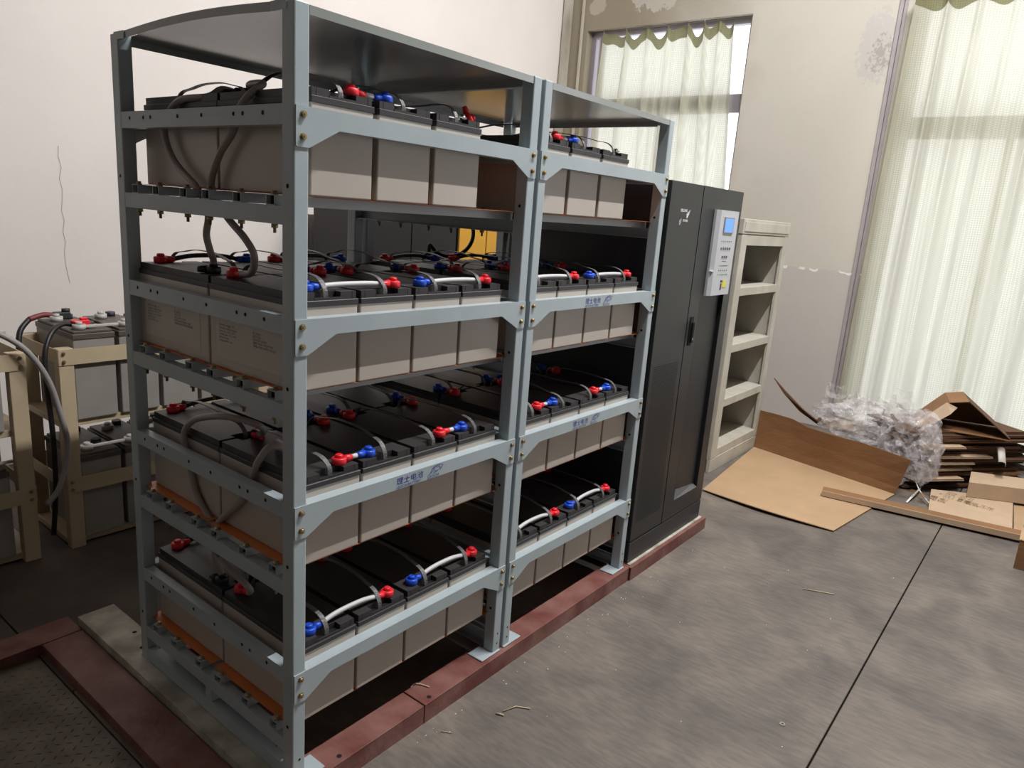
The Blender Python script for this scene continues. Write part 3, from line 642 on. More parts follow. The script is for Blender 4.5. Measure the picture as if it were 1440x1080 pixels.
# ------------------------------------------------------------------ black cabinet (power supply)
UX0, UX1, UZ0, UZ1 = 1.858, 2.662, -0.012, 1.748
u = thing('power_cabinet', 'tall black power cabinet with silver control panel and blue screen beside racks', 'electrical cabinet', (UX0, 0, UZ0))
Wd, Hh = UX1 - UX0, UZ1 - UZ0; SE = 0.322
b = MB(); b.box(0, Wd, 0.022, 0.85, 0, Hh, c=.002); part('body', b.mesh('body', UPSD), u)
b = MB(); b.box(0, Wd, 0, 0.021, 0, 0.103, c=.002); part('plinth', b.mesh('plinth', UPSM), u)
b = MB(); b.box(0.001, SE, 0, 0.021, 0.109, Hh, c=.002); dl = part('door', b.mesh('door', UPSM), u)
def vent():
    b = MB(); x0, x1, z0, z1 = 0.035, SE - .035, 0.20, 0.95; P = 0.012; r = 0
    z = z0
    while z < z1:
        x = x0 + (P / 2 if r % 2 else 0)
        while x < x1:
            b.quad([(x - .0042, -.0004, z), (x, -.0004, z - .0035), (x + .0042, -.0004, z), (x, -.0004, z + .0035)]); x += P
        z += 0.0085; r += 1
    return b.mesh('vent_grille', HOLE)
o = part('vent_grille', vent(), dl); o['kind'] = 'stuff'
# right door with a recessed strip
b = MB(); ra, rb, za, zb = 0.440, 0.722, 0.20, 1.25
b.box(SE + .006, ra, 0, .021, .109, Hh); b.box(rb, Wd - .001, 0, .021, .109, Hh); b.box(ra, rb, 0, .021, zb, Hh); b.box(ra, rb, 0, .021, .109, za)
dr = part('door', b.mesh('door', UPSM), u)
b = MB(); b.quad([(ra, -.0003, za), (rb, -.0003, za + .0), (rb - .02, .0200, za + .02), (ra + .02, .0200, za + .045)])
b.quad([(ra, -.0003, za), (ra + .02, .0200, za + .045), (ra + .02, .0200, zb), (ra, -.0003, zb)]); part('recess_edge', b.mesh('recess_edge', mat('recess_painted_light', srgb(84, 84, 88), .3), False), dr)  # light on the lower lip and left edge painted as a paler grey
b = MB(); b.box(ra + .02, rb, .0195, .0215, za, zb); part('recess_panel', b.mesh('recess_panel', UPSD), dr)
b = MB(); b.box(-.017, .017, -.004, 0, -.07, .07, c=.0015); b.box(-.008, .010, -.016, -.004, -.055, .045, m=0, c=.003); b.disc((0, -.0166, -.035), 'y', .006, 1)
part('handle', b.mesh('handle', [HOLE, STEEL]), dr, (2.232 - UX0, 0, 1.075 - UZ0))
# logo on the left door
lg = part('printed_logo', text_mesh('KELONG', 0.024, WHITEP, bold=.0006), dl, (1.978 - UX0, -.0012, 1.622 - UZ0), (math.pi / 2, 0, 0), 'white maker mark on the door'); lg.scale = (.7, .7, .7); lg.location = (1.968 - UX0, -.0012, 1.624 - UZ0)
lg2 = text_mesh('POWER', 0.020, WHITEP, bold=.0006); part('printed_letters', lg2, lg, (.046, -.060, 0))
b = MB()
def wing(ox, oz, s):
    for k in range(3):
        a = ox + k * .004; z = oz - k * .010
        b.quad([(a, -.0008, z), (a + s * (.050 - k * .008), -.0008, z + s * .030), (a + s * (.062 - k * .010), -.0008, z + s * .033), (a + s * .016, -.0008, z + s * .001)])
for ox_, oz_, s_ in ((.078, -.018, 1.0), (-.012, -.062, .62)):
    b = MB(); wing(ox_, oz_, s_); o = part('logo_wing', b.mesh('logo_wing', WHITEP, False), lg, (0, 0, 0), (-math.pi / 2, 0, 0)); o['kind'] = 'stuff'
# control panel
cp_x0, cp_x1, cp_z0, cp_z1 = 2.330 - UX0, 2.575 - UX0, 1.243 - UZ0, 1.650 - UZ0
b = MB(); b.prism([(cp_x0, 0), (cp_x1, 0), (cp_x1, -.024), (cp_x0 + .022, -.026), (cp_x0, -.012)], 'z', cp_z0, cp_z1); cp = part('control_panel', b.mesh('control_panel', PANEL), u, label='silver control panel')
b = MB(); b.box(cp_x0 - .0006, cp_x0 + .02, -.0255, -.004, 1.36 - UZ0, 1.363 - UZ0); part('panel_seam', b.mesh('panel_seam', WHITEP), cp)
b = MB(); b.box(2.400 - UX0, 2.515 - UX0, -.0300, -.0245, 1.543 - UZ0, 1.620 - UZ0, m=1, c=.001); b.quad([(2.408 - UX0, -.0303, 1.549 - UZ0), (2.507 - UX0, -.0303, 1.549 - UZ0), (2.507 - UX0, -.0303, 1.612 - UZ0), (2.408 - UX0, -.0303, 1.612 - UZ0)])
part('screen', b.mesh('screen', [SCREEN, PANEL2]), cp, label='lit blue screen')
KB = MB(); KB.box(-.006, .006, -.003, 0, -.006, .006, c=.0012); KM = KB.mesh('button', mat('button_grey', srgb(96, 98, 102), .5))
LM = MB(); LM.tube([(0, 0, 0), (0, -.002, 0)], .003, 8); LMm = LM.mesh('indicator_lamp', mat('lamp_green', srgb(70, 140, 90), .4))
cx = (2.352 + 2.565) / 2 - UX0
for zz, n, pit, mesh_, nm in ((1.505, 6, .024, LMm, 'indicator_lamp'), (1.470, 5, .026, KM, 'button'), (1.430, 3, .026, KM, 'button'), (1.345, 6, .024, LMm, 'indicator_lamp'), (1.365, 5, .024, LMm, 'indicator_lamp')):
    for k in range(n): part(nm, mesh_, cp, (cx + (k - (n - 1) / 2) * pit, -.0252, zz - UZ0))
b = MB(); b.box(cx - .055, cx + .055, -.0258, -.025, 1.386 - UZ0, 1.388 - UZ0); b.box(cx - .02, cx + .03, -.0258, -.025, 1.408 - UZ0, 1.410 - UZ0); b.box(cx - .008, cx + .018, -.0262, -.025, 1.306 - UZ0, 1.316 - UZ0); b.box(cx - .004, cx + .010, -.0262, -.025, 1.268 - UZ0, 1.30 - UZ0); part('printed_marks', b.mesh('printed_marks', INKK), cp)
b = MB(); b.box(cx + .020, cx + .065, -.0264, -.025, 1.280 - UZ0, 1.312 - UZ0); part('yellow_sticker', b.mesh('yellow_sticker', STICK), cp)
b = MB(); b.box(1.86, 2.68, -.014, .9, -.0175, -.0125); thing('base_sheet', 'thin pale steel sheet under the black power cabinet', 'steel sheet', me=b.mesh('base_sheet', WHITEST))

# ------------------------------------------------------------------ grey open shelf unit
SX0, SX1, SY0, SY1, SZ1 = 3.60, 4.50, 0.36, 0.78, 1.637
s = thing('shelf_unit', 'dusty grey open shelf unit with four bays right of the black cabinet', 'shelf unit', (SX0, SY0, FZ)); w = SX1 - SX0; d_ = SY1 - SY0; h = SZ1 - FZ
for x0, x1 in ((0, .03), (w - .03, w)):
    b = MB(); b.box(x0, x1, 0.0, d_, 0.0, h - .10, c=.002); part('side_panel', b.mesh('side_panel', SHELFM), s)
for x0, x1 in ((0.0, .10), (w - .075, w)):
    b = MB(); b.box(x0, x1, -.022, -.0005, .10, h - .10, c=.003); part('front_stile', b.mesh('front_stile', SHELFM), s)
b = MB(); b.box(-.005, w + .005, -.025, d_, h - .098, h, c=.004); b.box(.02, w - .02, -.030, -.025, h - .08, h - .02, c=.001); part('top_box', b.mesh('top_box', SHELFM), s)
b = MB(); b.box(0, w, -.022, d_, 0.0, .098, c=.003); part('base', b.mesh('base', SHELFM), s)
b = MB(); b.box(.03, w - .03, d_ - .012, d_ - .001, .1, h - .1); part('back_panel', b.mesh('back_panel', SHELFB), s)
for z in (1.19, 0.805, 0.425, 0.07):
    b = MB(); b.box(.032, w - .032, -.018, d_ - .013, z - .055 - FZ, z - FZ, c=.003); part('shelf', b.mesh('shelf', SHELFM), s)
b = MB(); b.box(.101, w - .076, -.020, 0, h - .17, h - .101, c=.002); part('top_rail', b.mesh('top_rail', SHELFM), s)

# ------------------------------------------------------------------ old cream battery racks behind
def old_rack(X, wid, label, nb, first, gname):
    r = thing('cream_battery_rack', label, 'battery rack', (X, 1.97, FZ)); Z = lambda z: z - FZ; D = 0.46
    for x in (0, wid - .062):
        for y in (0, D - .05):
            b = MB(); b.box(x, x + .062, y, y + .05, 0, Z(.853), c=.003); part('post', b.mesh('post', CREAM), r)
    for z in (.850, .257):
        for y in (-.004, D):
            b = MB(); b.box(.0, wid, y, y + .004, Z(z - .070), Z(z)); o = part('cross_beam', b.mesh('cross_beam', CREAM), r)
            if y < 0:
                for x in (.02, wid - .02):
                    for dz in (.018, .055):
                        part('bolt', HBOLT, o, (x, -.004, Z(z - dz)))
        for x in (-.003, wid):
            b = MB(); b.box(x, x + .003, 0, D, Z(z - .06), Z(z)); part('side_rail', b.mesh('side_rail', CREAM), r)
    for z in (.520, -.045):
        b = MB(); b.box(.002, wid - .002, .03, D - .03, Z(z - .03), Z(z), c=.002); part('tray', b.mesh('tray', CREAM), r)
    for z, lv in ((.520, 'upper'), (-.045, 'lower')):
        pit = .195
        for k in range(nb):
            x = wid - .07 - (k + 1) * pit if first == 'R' else .068 + k * pit
            t = thing('old_battery', f"old grey battery with white caps, {ORD[k] if k < 4 else 'fifth'} from {'right' if first == 'R' else 'left'}, {lv} tray of {gname}", 'battery', (X + x, 1.985, z), group='old batteries in the cream racks')
            part('case', OC, t); part('lid', OL, t)
            for yy, cc in ((.055, WCAPM), (.13, DCAPM), (.30, WCAPM), (.36, DCAPM)): part('cap', cc, t, (.05 if yy < .1 or yy > .25 and yy < .33 else .12, yy, .402))
            if lv == 'upper': part('case_print', OPR, t, (0.02, -.0006, .30), (math.pi / 2, 0, 0))
            if k < nb - 1:
                q = part('link_bar', OLINK, t, (.05, .055, .405))
    return r
OC = (lambda q: (q.box(0, .175, 0, .41, 0, .365, c=.004), q.mesh('case', OLDB))[1])(MB())
OL = (lambda q: (q.box(-.002, .177, -.004, .414, .365, .390, c=.003), q.box(.006, .169, .006, .404, .390, .401, c=.002), q.mesh('lid', OLDL))[2])(MB())
def cap_mesh(m, r, hh, nub):
    b = MB(); b.cyl((0, 0, 0), (0, 0, hh), r, 14)
    if nub: b.cyl((0, 0, hh), (0, 0, hh + .012), r * .5, 10)
    return b.mesh('cap', m)
WCAPM = cap_mesh(WCAP, .027, .022, True); DCAPM = cap_mesh(mat('dark_cap', srgb(54, 54, 66), .5), .022, .020, False)
OLINK = (lambda q: (q.box(.02, .175, -.008, .008, .002, .014, c=.002), q.mesh('link_bar', WCAP))[1])(MB())
OPR = text_mesh('\n'.join(['蓄电池  12V', 'SEALED LEAD ACID', 'BATTERY']), .014, INKK)
old_rack(-0.93, 1.005, 'cream steel battery rack cut off by the left edge of the photo', 4, 'R', 'the leftmost cream rack')
old_rack(0.20, 0.93, 'cream steel battery rack in the shadow behind the near grey-blue rack', 4, 'L', 'the cream rack behind')
old_rack(1.17, 0.93, 'cream steel battery rack seen through the near rack, furthest along the back', 4, 'L', 'the furthest cream rack')
# boots and loose cables on the old rack
b = MB(); b.box(-.035, .035, -.02, .02, 0, .034, c=.004); b.box(0, .03, -.012, .012, .034, .044, c=.003); CBR = b.mesh('boot', RED); b = MB(); b.box(-.035, .035, -.02, .02, 0, .03, c=.004); b.cyl((.02, 0, .03), (.02, 0, .045), .018, 12); CBK = b.mesh('boot', mat('boot_charcoal', srgb(40, 46, 46), .5))
t = thing('battery_cable', 'black cable with bright red boot on the old cream rack battery', 'cable'); part('red_boot', CBR, t, (.335, 2.07, .925))
b = MB(); b.tube(smooth_path([(.30, 2.07, .94), (.26, 2.06, .945), (.20, 2.02, .92), (.155, 1.98, .84), (.145, 1.96, .70), (.15, 1.95, .5), (.15, 1.96, .25), (.14, 2.0, .0)], 6), .011, 8); part('cable', b.mesh('cable', WIREB), t)
t = thing('battery_cable', 'red and black cable with charcoal boot at the back of the old cream rack', 'cable'); part('charcoal_boot', CBK, t, (.36, 2.34, .925))
b = MB(); b.tube(smooth_path([(.33, 2.34, .94), (.28, 2.34, .945), (.22, 2.33, .93)], 6), .013, 8); part('cable', b.mesh('cable', mat('dull_red_wire', srgb(120, 50, 48), .5)), t, label='red sleeve')
b = MB(); b.tube(smooth_path([(.22, 2.33, .93), (.17, 2.30, .88), (.15, 2.27, .78), (.15, 2.25, .6), (.15, 2.25, .3)], 6), .012, 8); part('cable', b.mesh('cable', WIREB), t)
b = MB(); b.tube(smooth_path([(-.10, 2.0, .95), (-.03, 1.96, .95), (.06, 1.93, .88), (.13, 1.925, .76), (.17, 1.93, .62), (.20, 1.935, .42), (.15, 1.92, .25), (.10, 1.93, .18)], 6), .012, 8)
thing('grey_cable', 'slack grey cable crossing between the two cream racks at left', 'cable', me=b.mesh('grey_cable', mat('cable_light_grey', srgb(150, 146, 144), .5)))

# things behind the racks, seen through them
t = thing('black_cabinet', 'black steel cabinet behind the racks, seen under the top shelf', 'cabinet', (2.36, 2.6, FZ)); b = MB(); b.box(0, 1.0, 0, .5, 0, 1.68, c=.004); part('body', b.mesh('body', UPSD), t)
for x in (0.01, .505): b = MB(); b.box(x, x + .485, -.02, -.001, .05, 1.66, c=.003); part('door', b.mesh('door', UPSD), t)
t = thing('yellow_cabinet', 'yellow panelled cabinet glimpsed through the near rack beside the black one', 'cabinet', (3.39, 2.6, FZ)); b = MB(); b.box(0, .75, 0, .5, 0, 1.68, c=.004); part('body', b.mesh('body', UPSD), t)
for x0, x1 in ((0.004, .33), (.345, .62)):
    for z0_, z1_ in ((.1, 1.27), (1.29, 1.66)): b = MB(); b.box(x0, x1, -.02, -.001, z0_, z1_, c=.003); part('door', b.mesh('door', YELLOW), t)
for i, (x, y, z, sx, sy, rz, lb) in enumerate(((1.30, 2.0, .955, .5, .3, .3, 'torn brown cardboard lying on the furthest cream rack'), (1.62, 2.12, .965, .34, .3, -.4, 'crumpled pale cardboard scrap on the furthest cream rack'))):
    b = MB(); n = 6
    for j in range(n):
        for k in range(n): b.v.append((j / (n - 1) * sx - sx / 2, k / (n - 1) * sy - sy / 2, .03 * noise.noise((j * .7, k * .7, i * 3.1))))
    for j in range(n - 1):
        for k in range(n - 1): b.f.append((j * n + k, (j + 1) * n + k, (j + 1) * n + k + 1, j * n + k + 1)); b.m.append(0); b.sm.append(True)
    o = thing('cardboard_scrap', lb, 'cardboard', (x, y, z), (0, 0, rz), me=b.mesh('cardboard_scrap', CARD if i else CARDD, False)); md = o.modifiers.new('s', 'SOLIDIFY'); md.thickness = .005

# ------------------------------------------------------------------ cardboard and packing heap
def sheet_obj(name, label, cat, rows, m, th=0.005, group=None, m2=None):
    """rows: list of rows of 3D points (grid)"""
    b = MB(); nr, nc = len(rows), len(rows[0])
    for r_ in rows:
        for p in r_: b.v.append(tuple(p))
    for j in range(nr - 1):
        for i in range(nc - 1): b.f.append((j * nc + i, j * nc + i + 1, (j + 1) * nc + i + 1, (j + 1) * nc + i)); b.m.append(1 if (m2 and j >= m2[1]) else 0); b.sm.append(False)
    me = b.mesh(name, [m, m2[0]] if m2 else m, False); o = thing(name, label, cat, me=me, group=group); md = o.modifiers.new('thickness', 'SOLIDIFY'); md.thickness = th; md.offset = 0
    return o
G = FZ + 0.006
def lerp(a, b_, t): return tuple(a[i] + (b_[i] - a[i]) * t for i in range(3))
# big opened sheet: floor part, crease, standing flap
NC = 9; rows = []
F0, F1 = (3.247, .225, G + .004), (3.226, -.587, G + .002)
K0, K1 = (4.45, .332, G + .004), (4.20, -.72, G + .002)
for t in (0, .33, .66, .93, 1.0): rows.append([lerp(lerp(F0, F1, i / (NC - 1)), lerp(K0, K1, i / (NC - 1)), t) for i in range(NC)])
for i in range(NC):
    c_ = i / (NC - 1); rows[0][i] = (rows[0][i][0], rows[0][i][1], rows[0][i][2] + .012 * math.sin(c_ * 3.1))
rows[0] = [(p[0] - .05 * math.sin(i / (NC - 1) * math.pi), p[1], p[2]) for i, p in enumerate(rows[0])]
for hh, dx in ((.06, .012), (.16, .02), (.275, .02)):
    row = []
    for i in range(NC):
        k = lerp(K0, K1, i / (NC - 1)); cu = max(0, i - (NC - 3)) / 2
        row.append((k[0] + dx + .02 * math.sin(i * 1.1) * hh * 3 - cu * .02 * hh * 10, k[1] - cu * .05 * hh * 4, G + hh + .025 * (i < 3) - .01 * cu))
    rows.append(row)
sheet_obj('cardboard_sheet', 'large opened tan cardboard sheet on the floor with its brown flap standing up', 'cardboard', rows, CARD, .005, m2=(CARDD, 4))
# dark blade-like scrap sticking up behind
b = MB(); P = [(4.62, .315, .455), (4.60, .22, .36), (4.59, .08, .25), (4.58, -.06, .185), (4.56, -.085, .20), (4.57, .05, .272), (4.60, .20, .370)]
b.v += P + [(x + .02, y + .004, z + .004) for x, y, z in P]; n = len(P); b.f += [tuple(range(n)), tuple(range(2 * n - 1, n - 1, -1))] + [(i, (i + 1) % n, n + (i + 1) % n, n + i) for i in range(n)]; b.m += [0] * (n + 2); b.sm += [False] * (n + 2)
thing('cardboard_splinter', 'dark pointed strip of torn cardboard sticking up by the shelf unit', 'cardboard', me=b.mesh('cardboard_splinter', CARDK))
b = MB(); rndc = random.Random(5)
for k, (x, y, z) in enumerate(((4.62, -.10, .20), (4.60, -.16, .19), (4.58, -.25, .22), (4.6, -.30, .19))):
    w_ = .05 + .03 * rndc.random(); b.quad([(x, y + w_, z - .02), (x + .01, y - w_, z - .035), (x + .02, y - w_ * .6, z + .04), (x, y + w_ * .3, z + .055)])
o = thing('torn_carton_edge', 'torn pale carton scraps beside the plastic film heap', 'cardboard', me=b.mesh('torn_carton_edge', CARDL, False)); o.modifiers.new('s', 'SOLIDIFY').thickness = .005
# long L shaped strip
a0 = Vector((3.745, -.372, G)); a1 = Vector((3.93, -1.48, G)); dv = (a1 - a0).normalized(); nv = Vector((-dv.y, dv.x, 0))
if nv.x < 0: nv = -nv
b = MB()
def slab(o_, p, q, r_):
    pts = [o_, o_ + p, o_ + p + q, o_ + q]; b0 = len(b.v); b.v += [tuple(x) for x in pts] + [tuple(x + r_) for x in pts]
    for f in ((3, 2, 1, 0), (4, 5, 6, 7), (0, 1, 5, 4), (1, 2, 6, 5), (2, 3, 7, 6), (3, 0, 4, 7)): b.f.append(tuple(b0 + i for i in f)); b.m.append(0); b.sm.append(False)
LZ = Vector((0, 0, 1)); L_ = (a1 - a0).length; lift = Vector((0, 0, .010))
slab(a0 + lift, dv * L_, nv * .006, LZ * .035)
b2m = len(b.f); slab(a0 + lift + LZ * .029 + nv * .006, dv * L_, nv * .085, LZ * .006)
for k in range(b2m, len(b.f)): b.m[k] = 1
slab(a0 + lift + nv * .085 , dv * L_, nv * .006, LZ * .029)
thing('edge_strip', 'long narrow folded cardboard edge strip lying across the big tan sheet', 'cardboard', me=b.mesh('edge_strip', [CARDL, CARDD]))
# stack of flattened cartons
ex = Vector((.78, -.62, 0)).normalized(); ey = Vector((.62, .78, 0)).normalized(); SO = Vector((4.40, -.745, 0)); ang = math.atan2(ex.y, ex.x)
rs = random.Random(21)
def carton_mesh(L_, D_, th, m):
    b = MB(); b.box(0, L_, 0, D_, 0, th * .38); b.box(0.004, L_ - .004, 0.002, D_ - .01, th * .6, th * .98); b.box(0, L_, D_ - .006, D_, th * .38, th * .6); b.box(L_ - .006, L_, .02, D_ - .02, th * .38, th * .6)
    return b.mesh('carton_board', m)
kinds = [CARDK, CARDK, CARDD, CARDK, CARDK]
z = FZ + .002; NS = 26
for k in range(NS):
    th = .0135 + rs.random() * .004
    lo = rs.uniform(-.03, .06); L_ = rs.uniform(.85, 1.05); D_ = rs.uniform(.40, .50); pr = rs.uniform(-.02, .03)
    m = kinds[rs.randrange(5)]
    lab, grp = 'brown flattened carton within the stack below the cream curtain', 'flattened cartons in the stack'
    if k in (5, 9, 12, 15, 20):
        m = CARDL; pr = -.05 - .01 * (k % 3); L_ = .35 + .05 * (k % 4); lo = {5: .0, 9: .10, 12: .14, 15: .12, 20: .02}[k]
        lab = {5: 'lowest pale short flattened carton sticking out of the stack', 9: 'second lowest pale flattened carton edge in the stack', 12: 'pale flattened carton at mid height of the stack', 15: 'pale flattened carton above the middle of the stack', 20: 'topmost pale flattened carton edge in the stack'}[k]; grp = None
    if k == NS - 1: lab, grp = 'topmost brown flattened carton of the stack, under the open box', None
    p = SO + ex * lo + ey * pr; o = thing('flattened_carton', lab, 'cardboard', (p.x, p.y, z), (rs.uniform(-.004, .004), rs.uniform(-.004, .004), ang + rs.uniform(-.05, .05)), grp)
    o2 = part('carton_board', carton_mesh(L_, D_, th, m), o); z += th + .0008
STZ = z
# collapsed open carton on the stack
t = thing('open_carton', 'collapsed open brown carton lying on top of the flattened stack', 'cardboard box', (4.62, -.69, STZ), (0, 0, math.radians(-77)))
prof = [(0.02, 0.004), (.19, .20), (.30, .225), (.58, .010)]
def wallp(p, q, y0, y1, m, nm):
    b = MB(); nx, nz = (q[1] - p[1]), -(q[0] - p[0]); l = math.hypot(nx, nz); nx, nz = nx / l * .005, nz / l * .005
    b.prism([(p[0], p[1]), (q[0], q[1]), (q[0] + nx, q[1] + nz), (p[0] + nx, p[1] + nz)], 'y', y0, y1); part(nm, b.mesh(nm, m), t)
wallp(prof[0], prof[1], 0.0, .36, CARDD, 'side_wall'); wallp(prof[1], prof[2], 0.0, .36, CARDD, 'side_wall'); wallp(prof[2], prof[3], 0.0, .36, CARDK, 'side_wall'); wallp((.02, .004), (.58, .004), 0, .36, CARDD, 'side_wall')
b = MB(); b.prism([(0.03, .008), (.19, .19), (.30, .213), (.56, .012)], 'y', .352, .358); part('end_wall', b.mesh('end_wall', CARDD), t)
b = MB(); b.quad([(.00, -.002, .006), (.17, -.002, .195), (.235, -.03, .175), (.20, -.06, .13), (.06, -.07, .0)]); o = part('flap', b.mesh('flap', CARDL, False), t, label='pale folded flap'); o.modifiers.new('s', 'SOLIDIFY').thickness = .004
# curled film tag on stack
b = MB()
for i in range(9):
    a = i / 8 * 2.6; b.v += [(0, -.03 * math.cos(a), .03 * math.sin(a) + .0), (.15, -.03 * math.cos(a), .03 * math.sin(a))]
for i in range(8): b.f.append((2 * i, 2 * i + 1, 2 * i + 3, 2 * i + 2)); b.m.append(0); b.sm.append(True)
t = thing('shipping_tag', 'curled pale printed tag lying against the carton stack', 'tag', (4.68, -1.235, .16), (.3, -.5, ang + .9), me=b.mesh('shipping_tag', LABELP, False)); t.modifiers.new('s', 'SOLIDIFY').thickness = .001
# printed carton panel in front
def flatbox(name, label, corners, z, th, m, texts=()):
    b = MB(); b.v += [(x, y, z) for x, y in corners] + [(x, y, z + th) for x, y in corners]; n = len(corners)
    b.f += [tuple(range(n))[::-1], tuple(range(n, 2 * n))] + [(i, (i + 1) % n, n + (i + 1) % n, n + i) for i in range(n)]; b.m += [0] * (n + 2); b.sm += [False] * (n + 2)
    t = thing(name, label, 'cardboard'); part('carton_board', b.mesh('board', m), t)
    for body, sz, x, y, rz in texts: part('carton_print', text_mesh(body, sz, mat('carton_ink', srgb(120, 92, 64), .7)), t, (x, y, z + th + .0008), (0, 0, rz))
    return t
rz = math.atan2(-.07, -.49) + math.pi / 2 - math.pi
flatbox('printed_carton', 'pale carton lying flat with brown printed text behind the edge strip', [(4.40, -.90), (4.66, -1.345), (4.02, -1.385), (3.93, -.955)], FZ + .012, .035, CARDL,
        [('铅酸蓄电池\n净重 毛重', .055, 4.20, -1.02, -math.pi / 2 - .1 + math.pi), ('型号 12V\n数量 1 PCS\nN.W  KG\nG.W  KG', .040, 4.30, -1.14, math.pi / 2 - .1), ('小心轻放\n向上 防潮', .04, 4.28, -1.27, math.pi / 2 - .1)])
flatbox('flat_carton', 'tan carton panel beside the printed carton at the right edge', [(4.60, -1.355), (4.86, -1.72), (4.1, -1.85), (4.03, -1.395)], FZ + .002, .030, CARD)
flatbox('flat_carton', 'pale carton panel leaning in front of the flattened stack', [(4.70, -1.08), (4.95, -1.6), (4.70, -1.65), (4.42, -1.10)], FZ + .05, .10, CARDL)
t = thing('carton', 'brown cardboard box corner at the right edge of the photo', 'cardboard box', (3.50, -1.435, FZ)); b = MB(); b.box(0, .45, -.5, 0, .0, .16, c=.003); part('box_body', b.mesh('box_body', CARDD), t); b = MB(); b.box(-.004, .22, -.5, .004, .161, .166, c=.001); part('flap', b.mesh('flap', CARD), t)
# white packing straps
for k, (pts, lb) in enumerate(((([(4.109, -.81, G), (4.25, -.83, G + .03), (4.45, -.83, G + .02), (4.62, -.80, G + .06)]), 'white packing strap end curling on the floor by the film heap'), (([(4.45, -.78, G + .09), (4.30, -.84, G + .05), (4.15, -.93, G + .02)]), 'thin white strap crossing under the film heap'))):
    b = MB(); b.strip(smooth_path(pts, 5), .012 if k == 0 else .006, .001); thing('packing_strap', lb, 'strap', me=b.mesh('packing_strap', mat('strap_white', srgb(222, 220, 216), .4)))
# plastic film heap
def crumple(c, s, seed, sub=5, amp=.35):
    bm = bmesh.new(); bmesh.ops.create_icosphere(bm, subdivisions=sub, radius=1)
    for v in bm.verts:
        p = v.co.copy(); q = p * 1.6 + Vector((seed, seed * 2, 0))
        d = (noise.noise(q * .8) + .25 * noise.noise(q * 1.9 + Vector((3, 1, 7)))) * amp
        cr = (abs(noise.noise(q * 1.5)) + .35 * abs(noise.noise(q * 3.6))) * amp * 1.1 - amp * .25
        f = 1 + d - cr; v.co = Vector((c[0] + p.x * s[0] * f, c[1] + p.y * s[1] * f, c[2] + p.z * s[2] * f)); v.co.z = max(v.co.z, FZ + .01)
    return bm
t = thing('plastic_film', 'heap of crumpled clear plastic film between the brown flap and the carton stack', 'plastic wrap')
for i, (c, s_, am) in enumerate((((4.60, -.34, .27), (.15, .27, .14), .45), ((4.50, -.70, .25), (.15, .19, .20), .45), ((4.44, -.68, .08), (.12, .16, .15), .45), ((4.50, -.46, .18), (.07, .14, .09), .5), ((4.40, -.82, .17), (.10, .10, .18), .5))):
    b = MB(); b.add_bm(crumple(c, s_, i * 3.7 + 1, 4, am), 0, False); part('film_fold', b.mesh('film_fold', FILM, False), t)
b = MB()
for k in range(5):
    y = -.13 - k * .15 + rs.uniform(-.03, .03); n = 7; base = len(b.v); top_ = .10 + .08 * rs.random() + (.08 if k in (0, 3) else 0)
    for j in range(n):
        for i in range(n): b.v.append((4.74 + .05 * noise.noise((i * .6, j * .6, k * 5)), y + (i / (n - 1) - .5) * .20 * (1 - .4 * j / n), .28 + j / (n - 1) * top_ + .04 * noise.noise((i * .8, j * .5, k * 2.2))))
    for j in range(n - 1):
        for i in range(n - 1): q = base + j * n + i; b.f.append((q, q + 1, q + n + 1, q + n)); b.m.append(0); b.sm.append(False)
part('film_flap', b.mesh('film_flap', FILM, False), t)

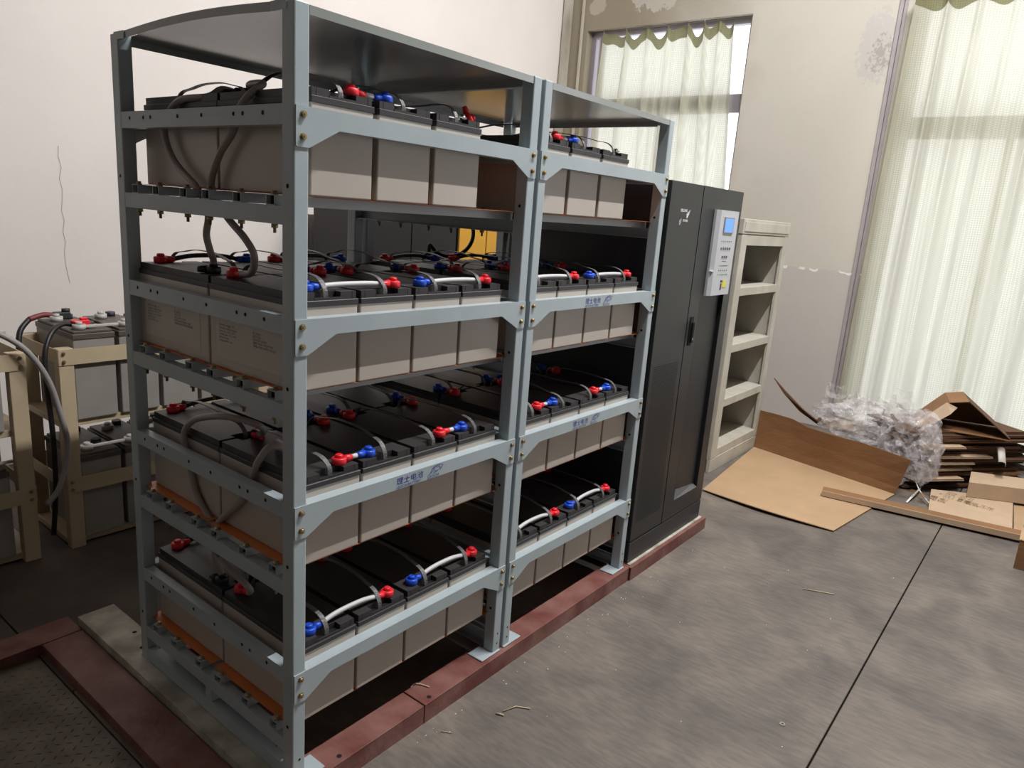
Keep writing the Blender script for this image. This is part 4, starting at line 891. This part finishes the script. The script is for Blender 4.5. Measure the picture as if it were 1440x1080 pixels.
# ------------------------------------------------------------------ small litter on the floor
STRAW = mat('straw', srgb(190, 170, 140), .7); WBIT = mat('white_bit', srgb(210, 208, 200), .6)
def stick(label, p, q, r=.0022, m=STRAW, bend=0):
    b = MB(); mid = [(p[i] + q[i]) / 2 for i in range(2)]; b.tube([(p[0], p[1], FZ + r + .0008), (mid[0] + bend, mid[1] + bend, FZ + r + .002), (q[0], q[1], FZ + r + .0008)], r, 5); thing('straw_scrap', label, 'straw scrap', me=b.mesh('straw_scrap', m))
stick('pale straw scrap lying alone in the middle of the floor', (2.39, -.67), (2.45, -.80))
stick('bent pale straw scrap near the red floor beam', (.715, -.175), (.79, -.235), bend=.012)
stick('short thick straw piece beside the bent straw scrap', (.69, -.165), (.70, -.19), .003)
stick('thin straw crumb on the floor near the seam of the red beam', (.50, -.09), (.52, -.12), .0015)
b = MB(); b.tube(smooth_path([(.565, .03, -.0135), (.545, .075, -.0115), (.52, .085 - .01, -.0135)], 3), .0022, 5); thing('straw_scrap', 'thin straw lying on top of the red floor beam', 'straw scrap', me=b.mesh('straw_scrap', STRAW))
b = MB()
for k in range(12):
    a = 2 * math.pi * k / 12; a2 = 2 * math.pi * (k + 1) / 12
    for (r0, r1, zz) in ((.004, .010, .0022),): b.quad([(r0 * math.cos(a), r0 * math.sin(a), zz), (r1 * math.cos(a), r1 * math.sin(a), zz), (r1 * math.cos(a2), r1 * math.sin(a2), zz), (r0 * math.cos(a2), r0 * math.sin(a2), zz)])
    b.quad([(.010 * math.cos(a), .010 * math.sin(a), 0), (.010 * math.cos(a2), .010 * math.sin(a2), 0), (.010 * math.cos(a2), .010 * math.sin(a2), .0022), (.010 * math.cos(a), .010 * math.sin(a), .0022)])
thing('washer', 'small bright steel washer on the floor near the bottom edge', 'washer', (1.337, -.918, FZ + .0005), me=b.mesh('washer', STEEL))
b = MB(); rb = random.Random(9)
for k in range(56):
    if k < 34: x = rb.uniform(.4, 2.6); y = -.05 - abs(rb.gauss(0, .05))
    else: x = rb.uniform(.6, 3.0); y = rb.uniform(-1.0, -.1)
    s2 = rb.uniform(.001, .0026); b.box(x - s2, x + s2, y - s2 * .6, y + s2 * .6, FZ + .0003, FZ + s2)
o = thing('floor_debris', 'tiny white crumbs scattered on the grey floor in front of the racks', 'debris', me=b.mesh('floor_debris', WBIT)); o['kind'] = 'stuff'
